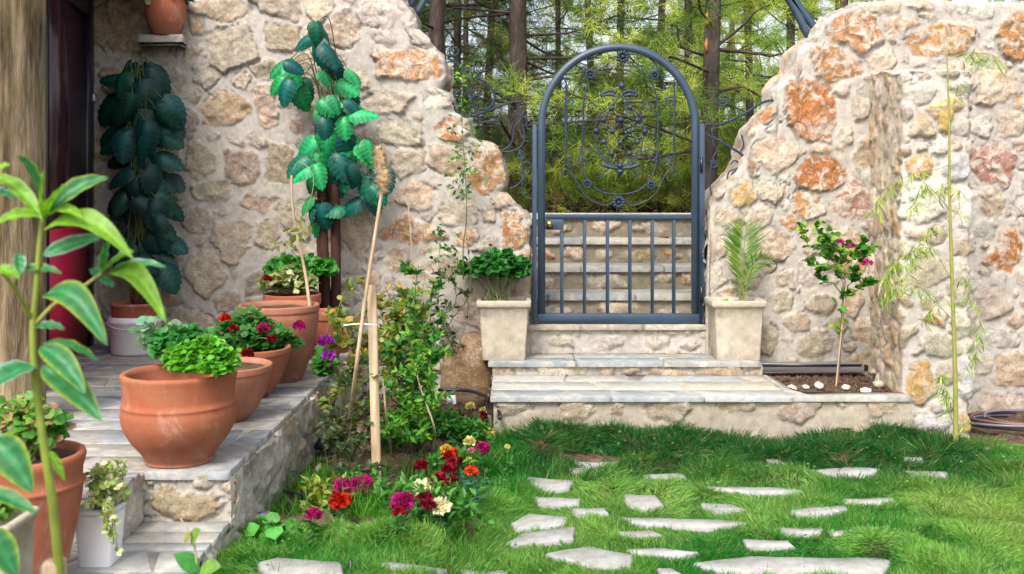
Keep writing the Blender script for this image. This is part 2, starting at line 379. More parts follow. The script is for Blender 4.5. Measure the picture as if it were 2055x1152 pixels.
# ------------------------------------------------------------------ masonry
PAL = {'cream': ('#d2c5ae', .4), 'white': ('#ddd8cd', .2), 'tan': ('#bea788', .4), 'ochre': ('#b8a27c', .3), 'brown': ('#a68c73', .4),
       'grey': ('#b3a99a', .3), 'pink': ('#cdb49c', .7), 'orange': ('#c08e5c', .95), 'dorange': ('#b67640', .9), 'yellow': ('#d0ae6c', .7),
       'red': ('#b58a7c', .9), 'blue': ('#bfc2c8', .2), 'greige': ('#bbad97', .3), 'dtan': ('#a08560', .4), 'dark': ('#7c6450', .4)}
MORTAR = lin('#b6afa5')*.86
def masonry(P0, NR, U, Z, explicit, fillpal, size=(.09, .17), seed=1, bulge=.022, mortar=MORTAR, fill=True, joint=.010, flat=1.0, aspect=1.25, rough=1.0, gap=.80, tint=1.0, sharp=0.0):
    r = np.random.default_rng(seed)
    S = [dict(u=e[0], z=e[1], rx=e[2]/2, rz=e[3]/2, c=e[4], p=(e[5] if len(e) > 5 else r.uniform(.6, 1.2))) for e in explicit]
    if fill:
        u0, u1, z0, z1 = U.min(), U.max(), Z.min(), Z.max()
        for rnd, tries in ((1.0, 2600), (.65, 3000), (.4, 3000)):
            for _ in range(tries):
                u = r.uniform(u0, u1); z = r.uniform(z0, z1); a = r.uniform(*size)*rnd; rx = a*r.uniform(.85, aspect); rz = a*r.uniform(.7, .95)
                ok = True
                for s in S:
                    du = abs(u-s['u'])/((rx+s['rx'])*gap); dz = abs(z-s['z'])/((rz+s['rz'])*gap)
                    if du**3+dz**3 < 1.0: ok = False; break
                if ok: S.append(dict(u=u, z=z, rx=rx*1.08, rz=rz*1.08, c=fillpal[r.integers(len(fillpal))], p=r.uniform(.35, 1.1)))
    u = U.ravel(); z = Z.ravel()
    wu = u+.034*fbm(u*7, z*7, 0, seed, 3)*rough+.007*vn(u*45, z*45, 0, seed+5); wz = z+.034*fbm(u*6, z*6, 9, seed+1, 3)*rough+.007*vn(u*45, z*45, 4, seed+6)
    d1 = np.full(len(u), 9.0); d2 = np.full(len(u), 9.0); idn = np.zeros(len(u), int)
    for i, s in enumerate(S):
        sel = np.where((np.abs(u-s['u']) < s['rx']*1.7+.03) & (np.abs(z-s['z']) < s['rz']*1.7+.03))[0]
        if len(sel) == 0: continue
        k = r.integers(4, 6); a0 = r.uniform(0, 6.28)
        x = (wu[sel]-s['u'])/s['rx']; y = (wz[sel]-s['z'])/s['rz']; d = np.zeros(len(sel))
        dd = []
        for j in range(k):
            a = a0+2*np.pi*j/k+r.uniform(-.25, .25); dd.append((x*math.cos(a)+y*math.sin(a))/r.uniform(.82, 1.05))
        dd = np.stack(dd); d = (np.sum(np.maximum(dd, 0)**9, 0))**(1/9.)
        better = d < d1[sel]; o = d1[sel].copy()
        d2[sel] = np.where(better, o, np.minimum(d2[sel], d)); d1[sel] = np.where(better, d, o); idn[sel] = np.where(better, i, idn[sel])
    rr = np.array([min(s['rx'], s['rz']) for s in S]+[.1])[idn]
    e = np.minimum((1-d1)*rr, (d2-d1)*rr*.55-joint)+.013*fbm(u*24, z*24, 0, seed+2, 4)*rough-.012*sm(fbm(u*5, z*5, 0, seed+21, 3)*2.5)
    m = sm(e/.010+.2)
    cols = np.array([lin(PAL[s['c']][0]) for s in S]); mots = np.array([PAL[s['c']][1] for s in S]); prs = np.array([s['p'] for s in S])
    vr = r.uniform(.82, 1.16, len(S))[:, None]*(1+r.uniform(-.05, .05, (len(S), 3))); cols = cols*vr*np.array([.83, .81, .77])*tint
    tilt = r.uniform(-1, 1, (len(S), 2))
    su = np.array([s['u'] for s in S]); sz = np.array([s['z'] for s in S])
    body = prs[idn]*(1-np.exp(-np.maximum(e, 0)/.020))
    tl = (tilt[idn, 0]*(u-su[idn])+tilt[idn, 1]*(z-sz[idn]))*.10
    rough_s = fbm(u*14, z*14, idn*3.1, seed+3, 4)
    ridg = 1-np.abs(fbm(u*11, z*11, idn*1.7, seed+8, 3))*2
    h = m*(bulge*body+tl*flat+.014*flat*rough_s+.010*flat*ridg)+(1-m)*(.006*flat*fbm(u*4, z*4, 1, seed+4, 4)+.0012*flat*fbm(u*40, z*40, 1, seed+4, 2))
    crack = np.exp(-(e/.004)**2)*sm((vn(u*6, z*6, 3, seed+7)-.25)*4); h = h-crack*.012*flat
    mc = mortar*(1+.16*fbm(u*3, z*3, 2, seed+9, 4))[:, None]
    c = cols[idn]*(1+.12*fbm(u*12, z*12, 5, seed+10, 3))[:, None]
    # iron staining in soft bands inside single stones
    st = sm((fbm(u*9, z*9, idn*2.3, seed+12, 3)-.05)*3)*mots[idn]*.35
    c = c*(1-st[:, None])+lin('#b0763c')*.95*st[:, None]
    warm = (mots[idn] < .5)*.22; c = c*(1-warm[:, None])+mc*warm[:, None]; mc2 = sm(e/.020+.15)[:, None]; c = mc*(1-mc2)+c*mc2
    V = P0.reshape(-1, 3)+NR.reshape(-1, 3)*h[:, None]
    nv, nu = U.shape; i = (np.arange(nv-1)[:, None]*nu+np.arange(nu-1)).ravel()
    Fq = np.stack([i, i+1, i+nu+1, i+nu], 1)
    return V, Fq, c, np.maximum(mots[idn], .02)*m
def add_m(mb, mot, res): mb.add(res[0], res[1], res[2]); mot.append(res[3])
def plane_m(mb, mot, o, du, dv, lu, lv, explicit, pal, step=.012, flip=False, round_end=0.0, **k):
    du = nrm(np.array(du, float)); dv = nrm(np.array(dv, float)); n = np.cross(du, dv)*(-1 if flip else 1)
    nu = max(3, int(lu/step)); nv = max(3, int(lv/step)); U, Z = np.meshgrid(np.linspace(0, lu, nu), np.linspace(0, lv, nv))
    P0 = np.array(o)+U[..., None]*du+Z[..., None]*dv
    res = masonry(P0, np.broadcast_to(n, P0.shape), U, Z, explicit, pal, **k)
    V, Fq, c, mo = res
    if flip: Fq = Fq[:, ::-1]
    mb.add(V, Fq, c); mot.append(mo)
def grid_normals(P):
    du = np.gradient(P, axis=1); dv = np.gradient(P, axis=0); n = nrm(np.cross(du, dv)); return n
def blur_rows(A, k, axis):
    for _ in range(k): A = (np.roll(A, 1, axis)+np.roll(A, -1, axis)+A)/3
    return A

DW = 6.93; SW = F/DW
def wx(px): return (px-CX)/SW
def wz(py): return EYE-(py-HY)/SW
def ex(lst, x0=0.0):
    return [(wx(a)-x0, wz(b), w_/SW, h_/SW, c) for a, b, w_, h_, c in lst]

# ---- left wall, row-wise so that its ruined right edge is exact
edge_px = np.array([(790, -260), (800, -80), (812, 0), (830, 28), (834, 58), (862, 84), (894, 118), (897, 152), (884, 178), (905, 192), (912, 225), (940, 238), (946, 276), (968, 284), (997, 296), (1014, 330), (1014, 372), (1006, 384), (1030, 404), (1060, 432), (1066, 470), (1062, 500), (1064, 560), (1062, 640), (1066, 720), (1066, 900)], float)
def left_wall():
    z = np.linspace(-.05, 3.3, 300); X0 = -3.3
    xe = np.interp(-z, -wz(edge_px[:, 1])[::1], wx(edge_px[:, 0])); xe = xe+.012*fbm(z*9, z*0, 0, 3, 4)
    nu = 330; t = np.linspace(0, 1, nu); rows = []; U = []
    for k, zz in enumerate(z):
        L = xe[k]-X0; x = X0+t*L; r_ = .05
        front = np.stack([x[:-4], np.full(nu-4, DW), np.full(nu-4, zz)], 1)
        a = np.linspace(0, np.pi/2, 7)
        cor = np.stack([xe[k]-r_+r_*np.sin(a), DW+r_-r_*np.cos(a), np.full(7, zz)], 1)
        front = front[front[:, 0] < xe[k]-r_-.003]
        if len(front) < nu-4: front = np.stack([np.linspace(X0, xe[k]-r_-.006, nu-4), np.full(nu-4, DW), np.full(nu-4, zz)], 1)
        side = np.stack([np.full(26, xe[k]), np.linspace(DW+r_+.01, DW+.42, 26), np.full(26, zz)], 1)
        row = np.concatenate([front, cor, side]); rows.append(row)
        U.append(np.concatenate([[0], np.cumsum(np.linalg.norm(np.diff(row[:, :2], axis=0), axis=1))])+X0)
    P0 = np.array(rows); U = np.array(U); Z = np.broadcast_to(z[:, None], U.shape).copy()
    n = grid_normals(P0); n = nrm(blur_rows(n, 3, 0)); n[0] = n[1]; n[-1] = n[-2]
    L = [(240, 50, 135, 112, 'dtan'), (450, 14, 115, 55, 'tan'), (462, 95, 95, 100, 'greige'), (452, 222, 100, 84, 'ochre'), (400, 322, 68, 90, 'greige'),
         (484, 335, 66, 75, 'brown'), (560, 330, 66, 88, 'ochre'), (533, 215, 56, 110, 'pink'), (568, 72, 78, 62, 'ochre'), (690, 60, 82, 92, 'pink'), (722, 155, 66, 48, 'cream'),
         (765, 28, 100, 62, 'white'), (822, 130, 150, 72, 'orange'), (905, 258, 70, 60, 'orange'), (978, 335, 92, 104, 'orange'), (1036, 457, 66, 88, 'orange'), (828, 470, 116, 48, 'orange'),
         (932, 470, 64, 44, 'orange'), (832, 392, 84, 66, 'pink'), (720, 455, 76, 140, 'cream'), (420, 388, 100, 46, 'greige'), (518, 408, 80, 42, 'tan'), (462, 485, 90, 84, 'greige'), (700, 230, 90, 60, 'cream'),
         (775, 205, 120, 58, 'cream'), (865, 200, 70, 40, 'white'), (600, 255, 46, 46, 'tan'), (800, 270, 110, 60, 'cream'), (415, 540, 90, 90, 'greige'), (350, 45, 60, 80, 'dtan'), (870, 545, 110, 60, 'cream'),
         (845, 60, 60, 60, 'white'), (690, 340, 80, 80, 'cream'), (760, 330, 50, 90, 'tan'), (540, 470, 70, 60, 'greige'), (800, 530, 60, 50, 'pink'), (600, 440, 80, 100, 'greige'), (985, 560, 60, 50, 'cream'), (250, 160, 120, 60, 'tan'), (340, 170, 60, 90, 'greige')]
    mb = MB(); mot = []
    add_m(mb, mot, masonry(P0, n, U, Z, ex(L), ['greige', 'cream', 'grey', 'tan', 'pink', 'cream', 'greige'], seed=11, bulge=.005, flat=1.3, size=(.12, .22), gap=.88))
    # rear face
    r0 = thing('stone_wall', 'tall rubble stone house wall with a stepped broken right edge left of the gate', 'wall', (-2, DW+.2, 0))
    part('masonry', mb, M['stone'], r0, attrs={'mot': np.concatenate(mot)})
    bk = MB(); V = np.concatenate([P0[:, 0]+[0, .42, 0], P0[:, -1]]); nz = len(z); i = np.arange(nz-1)
    bk.add(V, np.stack([i, i+1, i+nz+1, i+nz], 1), MORTAR); k0 = np.zeros(2*nz)
    part('rear_face', bk, M['stone'], r0, attrs={'mot': k0})
left_wall()

# ---- right wall, column-wise
rt_px = np.array([(1418, 900), (1420, 650), (1422, 560), (1424, 432), (1440, 384), (1478, 348), (1500, 305), (1512, 262), (1556, 216), (1562, 172), (1597, 138), (1604, 96), (1640, 66), (1660, 38), (1700, 14), (1760, 2), (1800, -2), (2060, 4), (2400, 4)], float)
def right_wall():
    xs = wx(rt_px[:, 0]); zs = wz(rt_px[:, 1]); X = np.linspace(xs[0]+.001, 4.3, 330); top = np.interp(X, xs, zs)+.012*fbm(X*9, 0, 0, 8, 4)
    nv = 250; cols = []; Vv = []
    for k, x in enumerate(X):
        r_ = .05; t = top[k]
        fr = np.stack([np.full(nv, x), np.full(nv, DW), np.linspace(-.05, max(t-r_-.006, .05), nv)], 1)
        a = np.linspace(0, np.pi/2, 7); cor = np.stack([np.full(7, x), DW+r_-r_*np.cos(a), t-r_+r_*np.sin(a)], 1)
        cap = np.stack([np.full(26, x), np.linspace(DW+r_+.01, DW+.42, 26), np.full(26, t)], 1)
        c = np.concatenate([fr, cor, cap]); cols.append(c); Vv.append(np.concatenate([[0], np.cumsum(np.linalg.norm(np.diff(c[:, 1:], axis=0), axis=1))])-.05)
    P0 = np.array(cols).transpose(1, 0, 2); Z = np.array(Vv).T; U = np.broadcast_to(X[None], Z.shape).copy()
    n = grid_normals(P0); n = nrm(blur_rows(n, 3, 1)); n[:, 0] = n[:, 1]; n[:, -1] = n[:, -2]
    L = [(1718, 58, 120, 86, 'orange'), (1676, 124, 118, 80, 'orange'), (1628, 225, 106, 130, 'dorange'), (1568, 303, 118, 68, 'pink'), (1642, 346, 106, 76, 'dorange'), (1545, 385, 56, 50, 'cream'), (1711, 403, 88, 82, 'red'),
         (1622, 412, 66, 60, 'orange'), (1492, 386, 54, 56, 'yellow'), (1552, 492, 96, 66, 'pink'), (1570, 607, 66, 56, 'cream'), (1590, 125, 50, 80, 'cream'), (1735, 300, 50, 70, 'tan'), (1730, 215, 50, 90, 'cream'), (1992, 330, 100, 110, 'red'),
         (2024, 505, 74, 104, 'dorange'), (2040, 75, 70, 110, 'orange'), (1990, 410, 54, 74, 'pink'), (1895, 80, 150, 66, 'orange'), (2035, 742, 90, 90, 'tan'), (1800, 55, 100, 40, 'pink'), (2000, 170, 90, 70, 'pink'), (1640, 480, 70, 60, 'cream'),
         (1500, 560, 60, 50, 'greige'), (1650, 610, 60, 60, 'greige'), (1710, 600, 60, 70, 'tan'), (1640, 690, 90, 60, 'greige'), (1460, 440, 50, 50, 'cream'), (1990, 610, 80, 70, 'grey'), (1440, 500, 40, 60, 'cream'), (1535, 680, 80, 70, 'greige'), (1600, 740, 90, 40, 'brown')]
    mb = MB(); mot = []
    V, Fq, c, mo = masonry(P0, n, U, Z, ex(L), ['cream', 'pink', 'cream', 'tan', 'white', 'white', 'orange', 'cream'], seed=23, bulge=.008, tint=1.06, flat=1.3, size=(.1, .19), gap=.85)
    mb.add(V, Fq, c); mot.append(mo)
    # left jamb face
    x0 = X[0]+.004; zt = top[0]
    plane_m(mb, mot, (x0, DW+.42, -.05), (0, -1, 0), (0, 0, 1), .42, wz(432)+.05, [], ['cream', 'greige', 'tan'], seed=5)
    r0 = thing('stone_wall', 'cream and orange rubble stone wall sloping up to the right of the gate', 'wall', (3, DW+.2, 0))
    part('masonry', mb, M['stone'], r0, attrs={'mot': np.concatenate(mot)})
    bk = MB(); nz = len(X); V = np.concatenate([P0[0]+[0, .42, 0], P0[-1]]); i = np.arange(nz-1); bk.add(V, np.stack([i, i+nz, i+nz+1, i+1], 1), MORTAR)
    part('rear_face', bk, M['stone'], r0, attrs={'mot': np.zeros(2*nz)})
right_wall()

# ---- stub pillar standing out from the right wall
PX0, PX1, PY = 2.37, 2.785, 6.05; SP = F/PY
def pillar():
    r0 = thing('stone_pillar', 'short pale stone buttress standing out from the right wall behind the sapling', 'pillar', (2.58, 6.4, 0))
    # horizontal path: left side, front, right side, rounded corners
    r_ = .03; path = [(PX0, DW+.02-i*.012) for i in range(int((DW-PY-r_)/.012))]
    a = np.linspace(0, np.pi/2, 6); path += [(PX0+r_-r_*math.cos(t), PY+r_-r_*math.sin(t)) for t in a]
    path += [(x, PY) for x in np.arange(PX0+r_+.01, PX1-r_, .011)]
    path += [(PX1-r_+r_*math.sin(t), PY+r_-r_*math.cos(t)) for t in a]
    path += [(PX1, y) for y in np.arange(PY+r_+.012, DW+.02, .012)]
    path = np.array(path); U1 = np.concatenate([[0], np.cumsum(np.linalg.norm(np.diff(path, axis=0), axis=1))]); uf = U1[int((DW-PY-r_)/.012)+6]
    z = np.arange(-.05, 2.235, .0105); nu = len(path)
    P0 = np.zeros((len(z), nu, 3)); P0[:, :, :2] = path[None]; P0[:, :, 2] = z[:, None]
    P0[:, :, 0] += np.where((path[:, 0] < PX0+.05), .125*(path[:, 1]-PY)/(DW-PY), 0)[None]; lean = .035*fbm(z*2.2, 0, 0, 4, 3)[:, None]; P0[:, :, 0] += lean*(np.abs(path[:, 1]-PY) < .9)[None]*.5
    fr = (path[:, 1]-PY)/(DW-PY); topn = .09*fr+.025*fbm(path[:, 0]*4, path[:, 1]*4, 0, 2, 2)
    P0[:, :, 2] += (topn[None]+.02)*sm((z[:, None]-1.7)/.5)
    n = grid_normals(P0); U = np.broadcast_to(U1[None], (len(z), nu)).copy(); Z = P0[:, :, 2].copy()
    def pe(l): return [((a-CX)/SP-PX0-r_+uf, EYE-(b-HY)/SP, w_/SP, h_/SP, c) for a, b, w_, h_, c in l]
    L = pe([(1893, 228, 84, 84, 'yellow'), (1845, 768, 74, 96, 'yellow'), (1862, 400, 80, 90, 'white'), (1936, 420, 66, 100, 'white'), (1868, 637, 90, 36, 'orange'), (1932, 575, 60, 110, 'cream'), (1862, 545, 90, 90, 'cream'), (1845, 330, 60, 60, 'orange'),
            (1935, 755, 44, 90, 'blue'), (1880, 695, 110, 60, 'cream'), (1915, 340, 60, 60, 'blue'), (1850, 250, 60, 60, 'tan'), (1930, 250, 50, 60, 'white'), (1930, 500, 60, 50, 'ochre'), (1860, 470, 90, 44, 'cream'), (1925, 655, 60, 60, 'cream'), (1870, 850, 90, 50, 'blue'), (1940, 850, 40, 60, 'yellow'), (1840, 185, 90, 50, 'white'), (1920, 175, 70, 40, 'white')])
    mb = MB(); mot = []
    V, Fq, c, mo = masonry(P0, n, U, Z, L, ['cream', 'white', 'tan', 'ochre', 'grey', 'cream'], seed=31, bulge=.02, size=(.07, .13), aspect=.95, mortar=MORTAR*1.1)
    side = (U.ravel() < uf-.03)[:, None]; c = np.where(side, c*np.array([1.32, 1.25, 1.14]), c*1.15); V = np.where(side, P0.reshape(-1, 3)+(V-P0.reshape(-1, 3))*.75, V); mo = np.where(side[:, 0], mo*.2, mo)  # left face lightened in its colour to offset the shade it stands in
    mb.add(V, Fq, c); mot.append(mo)
    part('masonry', mb, M['stone'], r0, attrs={'mot': np.concatenate(mot)})
    # rough top: loose stones bedded in mortar
    tb = MB(); xs = np.linspace(PX0, PX1, 40); ys = np.linspace(PY, DW+.02, 80); Xg, Yg = np.meshgrid(xs, ys); ff = (Yg-PY)/(DW-PY)
    Zg = z[-1]+.02+.09*ff+.025*fbm(Xg*4, Yg*4, 0, 2, 2)-.006+.045*np.maximum(fbm(Xg*9, Yg*9, 2, 77, 3), -.1)*sm(np.minimum(np.minimum(Xg-PX0, PX1-Xg), Yg-PY)/.03)
    nx = len(xs); Xg = Xg+.125*ff*(1-(Xg-PX0)/(PX1-PX0)); i = (np.arange(len(ys)-1)[:, None]*nx+np.arange(nx-1)).ravel(); tb.add(np.stack([Xg, Yg, Zg], -1).reshape(-1, 3), np.stack([i, i+1, i+nx+1, i+nx], 1), lin('#cfc7b8')*.85)
    part('coping', tb, M['stone'], r0, attrs={'mot': np.full(nx*len(ys), .3)})
pillar()

# ------------------------------------------------------------------ steps and landing at the gate
LZ = .30; UZ = .391; LX0, LX1 = -.11, 1.68; LY = 5.93; UY = 6.62; SILL = .592
def slab(mb, poly, z0, z1, col, bev=.008, jit=0.0, follow=None):
    p = np.asarray(poly, float); n = len(p); c = p.mean(0)
    if np.sum(p[:, 0]*np.roll(p[:, 1], -1)-np.roll(p[:, 0], -1)*p[:, 1]) < 0: p = p[::-1]
    pin = p+(c-p)*np.minimum(bev/np.maximum(np.linalg.norm(c-p, axis=1), .01), .5)[:, None]*1.3
    V = np.concatenate([np.c_[p, np.full(n, z0)], np.c_[p, np.full(n, z1-bev)], np.c_[pin, np.full(n, z1)]])
    if follow is not None: V[:, 2] += ground(V[:, 0], V[:, 1])-follow
    a = np.arange(n); b = (a+1) % n
    mb.add(V, np.concatenate([np.stack([a, b, b+n, a+n], 1), np.stack([a+n, b+n, b+2*n, a+2*n], 1)]), col)
    mb.ng.append(a+2*n+mb.n-3*n); return mb
def rough_edge(pts, step=.03, amp=.006, seed=0):
    pts = np.asarray(pts, float); out = []
    for i in range(len(pts)):
        a, b = pts[i], pts[(i+1) % len(pts)]; L = np.linalg.norm(b-a); k = max(1, int(L/step))
        for t in np.arange(k)/k: out.append(a+(b-a)*t)
    out = np.array(out); return out+amp*np.stack([vn(out[:, 0]*14, out[:, 1]*14, 0, seed), vn(out[:, 0]*14, out[:, 1]*14, 5, seed+1)], 1)
def mot0(mb): return {'mot': np.zeros(mb.n)}
r0 = thing('stone_steps', 'wide slate topped stone steps leading up to the gate between the two box planters', 'steps', (.8, 6.4, 0))
mb = MB(); mot = []
plane_m(mb, mot, (LX0, LY, -.06), (1, 0, 0), (0, 0, 1), PX0-LX0+.01, LZ+.045, [(.16, .09, .3, .13, 'cream'), (1.62, .08, .34, .13, 'red'), (2.2, .1, .36, .16, 'red'), (1.0, .06, .3, .1, 'pink'), (.6, .07, .25, .1, 'white')], ['cream', 'grey', 'greige'], seed=41, size=(.09, .12), gap=1.5, bulge=.008, mortar=lin('#b0a594')*.8)
plane_m(mb, mot, (LX0, DW, -.06), (0, -1, 0), (0, 0, 1), DW-LY, LZ+.045, [], ['dark', 'brown'], seed=42, mortar=lin('#7d6c5c')*.7, bulge=.04)
plane_m(mb, mot, (LX0-.02, UY+.012, LZ), (1, 0, 0), (0, 0, 1), LX1-LX0, UZ-LZ-.03, [], ['cream', 'tan', 'ochre'], seed=43, size=(.09, .13), aspect=1.9)
plane_m(mb, mot, (.05, DW+.02, UZ), (1, 0, 0), (0, 0, 1), 1.5, SILL-UZ-.015, [(.28, .08, .3, .12, 'cream'), (.62, .07, .34, .13, 'white'), (.95, .08, .3, .1, 'cream'), (1.2, .06, .22, .1, 'grey')], ['greige', 'cream'], seed=44, size=(.05, .08), bulge=.014)
part('riser_masonry', mb, M['stone'], r0, attrs={'mot': np.concatenate(mot)})
mb = MB()  # landing core and paving
box(mb, (LX0+.01, LY+.012, -.05), (LX1-.005, UY+.03, LZ-.006), MORTAR)
def pave(mb, x0, x1, y0, y1, z, th, seed, sx=(.2, .42), sy=(.09, .17), cols=('#a9adb0', '#b7b3a8', '#98a0a8', '#bdb09a'), gap=.005, lim=None):
    r = np.random.default_rng(seed); y = y0
    while y < y1-.02:
        hgt = min(r.uniform(*sy), y1-y); hgt = y1-y if y1-y-hgt < .05 else hgt; x = x0-r.uniform(0, .05)
        xa = x0
        while xa < x1-.01:
            wd = r.uniform(*sx); xb = min(xa+wd, x1); xb = x1 if x1-xb < .08 else xb
            k = r.uniform(-.09, .09, 4); q = [(xa+gap/2, y+gap/2), (xb-gap/2, y+gap/2), (xb-gap/2+k[0]*(xb < x1), y+hgt-gap/2), (xa+gap/2+k[1]*(xa > x0), y+hgt-gap/2)]
            slab(mb, rough_edge(q, .035, .004, seed), z-th, z-r.uniform(0, .0015), lin(cols[r.integers(len(cols))])*r.uniform(.85, 1.05)*.74*np.array([1.04, 1, .95]), .0018)
            xa = xb
        y += hgt
pave(mb, LX0-.02, LX1-.02, LY-.03, UY+.02, LZ, .03, 3, (.4, .8), (.2, .34), ('#b0b5b8', '#b6b8b5', '#a6afb6', '#bab5aa'))
pave(mb, LX0-.05, LX1-.03, UY-.025, DW+.03, UZ, .034, 4, (.3, .6), (.16, .17), ('#a6a9a6', '#b2aea2', '#969fa4'))
slab(mb, rough_edge([(1.66, LY-.02), (PX0, LY-.02), (PX0, LY+.1), (1.74, LY+.1), (1.69, UY), (1.66, UY)], .04, .004), LZ-.03, LZ+.002, lin('#b5b5ac')*.62, .005)
part('tread_slabs', mb, M['slate'], r0, smooth=False, attrs=mot0(mb))
mb = MB(); box(mb, (LX0+.01, UY+.02, LZ-.05), (LX1-.01, DW+.03, UZ-.034), MORTAR); box(mb, (-.02, DW+.03, -.05), (1.42, DW+.5, SILL-.03), MORTAR*.9)
pave(mb, .02, 1.45, DW-.012, DW+.46, SILL, .035, 8, (.35, .7), (.2, .26), ('#a59d8f', '#aaa69c'))
part('gate_sill', mb, M['slate'], r0, smooth=False, attrs=mot0(mb))

# back stairs beyond the gate
r0 = thing('garden_stairs', 'rubble stone stairs climbing behind the barred lower half of the gate', 'stairs', (.75, 7.7, .59))
mb = MB(); mot = []; tr = MB()
ys = [7.35, 7.72, 8.09, 8.46]; zs = [SILL, .765, .945, 1.14, 1.335]; SX0, SX1 = -.12, 1.75
for k in range(4):
    y, za, zb = ys[k], zs[k], zs[k+1]
    exl = [[(.45, .05, .3, .1, 'white'), (.9, .06, .34, .12, 'cream'), (1.35, .04, .3, .08, 'cream'), (.1, .05, .2, .1, 'cream')], [(.3, .07, .26, .11, 'red'), (.85, .06, .4, .1, 'grey'), (1.3, .08, .22, .1, 'cream'), (1.52, .07, .2, .12, 'orange')],
           [(.35, .06, .22, .1, 'dorange'), (.62, .07, .22, .1, 'pink'), (.85, .06, .2, .1, 'cream'), (1.16, .06, .3, .1, 'ochre'), (1.42, .06, .2, .08, 'orange'), (1.6, .07, .16, .1, 'white')], [(.5, .08, .3, .09, 'cream'), (.9, .1, .3, .12, 'pink'), (1.3, .08, .3, .1, 'grey')]][k]
    plane_m(mb, mot, (SX0, y, za), (1, 0, 0), (0, 0, 1), SX1-SX0, zb-za-.04, exl, ['greige', 'cream'], seed=50+k, size=(.04, .07), gap=1.5, bulge=.014, mortar=lin('#8f8572')*.75, step=.014)
    pave(tr, SX0, SX1, y-.03, (y+.40 if k < 3 else y+.5), zb, .045, 60+k, (.35, .8), (.3, .45), ('#a8aaa8', '#9aa0a2', '#b4b0a6') if k < 3 else ('#d4cfc4', '#dad6cc'))
    box(tr, (SX0+.02, y+.02, za-.1), (SX1-.02, y+.45, zb-.045), MORTAR)
part('riser_masonry', mb, M['stone'], r0, attrs={'mot': np.concatenate(mot)}); part('tread_slabs', tr, M['slate'], r0, smooth=False, attrs=mot0(tr))

# ------------------------------------------------------------------ terrace (left)
TZ = .46; TX = -1.055; TY = 3.745; CKX = -1.39; CKY = 3.52; SZ = .273
r0 = thing('terrace', 'raised slate paved terrace with a pale rubble stone edge carrying the row of terracotta pots', 'terrace', (-2, 5, 0))
mb = MB(); mot = []
plane_m(mb, mot, (TX, TY, -.05), (0, 1, 0), (0, 0, 1), DW-TY, TZ+.03, [], ['white', 'cream', 'pink', 'white', 'grey'], seed=71, size=(.1, .2), bulge=.010, mortar=lin('#cfc8be')*.85, aspect=1.2, gap=.85, flat=1.5)
plane_m(mb, mot, (CKX, TY, SZ-.05), (1, 0, 0), (0, 0, 1), TX-CKX, TZ-SZ+.04, [(.17, .12, .30, .15, 'ochre')], ['cream'], seed=72, size=(.03, .05), bulge=.018, step=.007)
plane_m(mb, mot, (CKX, CKY, SZ-.05), (0, 1, 0), (0, 0, 1), TY-CKY, TZ-SZ+.04, [], ['cream', 'white'], seed=73, bulge=.01, step=.008)
plane_m(mb, mot, (-4.4, CKY, -.05), (1, 0, 0), (0, 0, 1), CKX+4.4, TZ+.03, [], ['cream', 'white'], seed=74, bulge=.016)
plane_m(mb, mot, (TX, 2.9, -.05), (0, 1, 0), (0, 0, 1), TY-2.9, SZ+.03, [], ['white', 'cream'], seed=75, bulge=.012)
part('edge_masonry', mb, M['stone'], r0, attrs={'mot': np.concatenate(mot)})
mb = MB(); TC = ('#9a9fa6', '#a3a19e', '#969ca4', '#a6a4a0', '#9da2a8')
pave(mb, -2.6, TX-.004, TY-.015, DW, TZ, .03, 90, (.3, .75), (.18, .32), TC)
pave(mb, -4.4, -2.6, TY, DW, TZ, .03, 91, (.3, .7), (.2, .32), ('#8a7f96', '#92879a', '#857c90'))  # purple light bounced from the red door, put into these slab colours
pave(mb, -2.6, CKX-.002, CKY-.01, TY-.015, TZ, .03, 92, (.3, .6), (.12, .2), TC)
box(mb, (-4.4, TY+.02, 0), (TX-.02, DW, TZ-.006), MORTAR); box(mb, (-4.4, CKY+.02, 0), (CKX-.02, TY+.02, TZ-.007), MORTAR)
part('slate_paving', mb, M['slate'], r0, smooth=False, attrs=mot0(mb))
mb = MB(); box(mb, (-4.4, 2.9, 0), (TX-.012, CKY+.01, SZ-.006), MORTAR); box(mb, (CKX-.02, CKY, 0), (TX-.013, TY-.0, SZ-.007), MORTAR)
pave(mb, CKX+.003, TX-.002, CKY, TY-.004, SZ, .02, 94, (.3, .4), (.1, .14), ('#b4b8b8', '#bab8b2', '#aab1b6')); pave(mb, -4.4, TX-.002, 2.9, CKY-.012, SZ, .02, 95, (.3, .5), (.12, .2), ('#b4b8b8', '#bab8b2', '#aab1b6'))
part('lower_step', mb, M['slate'], r0, smooth=False, attrs=mot0(mb))

# porch roof that shades the terrace, on its post
pr = thing('porch_roof', 'boarded timber porch roof over the terrace', 'roof', (-3, 5.2, 2.95))
mb = MB()
for i in range(18): box(mb, (-5.1+i*.15, 3.4, 3.02), (-5.1+i*.15+.144, DW+.05, 3.05), None, .004)
for y in (3.6, 4.57, 5.7, 6.8): box(mb, (-5.1, y-.06, 2.87), (-2.35, y+.06, 3.018), None, .01)
part('boards', mb, M['wood'], pr, smooth=False)
p = thing('timber_post', 'thick round weathered log post at the left edge of the terrace', 'post', (-2.305, 4.57, TZ))
mb = MB(); zz = np.linspace(TZ, 2.87, 60); n = 40; th = np.arange(n)*2*np.pi/n; V = []
for z in zz:
    rr = .152+.004*fbm(np.cos(th)*1.2, np.sin(th)*1.2, z*1.1, 3, 3)+.006*fbm(np.cos(th)*5, np.sin(th)*5, z*.35, 4, 3)
    V.append(np.stack([-2.305+rr*np.cos(th), 4.57+rr*np.sin(th), np.full(n, z)], 1))
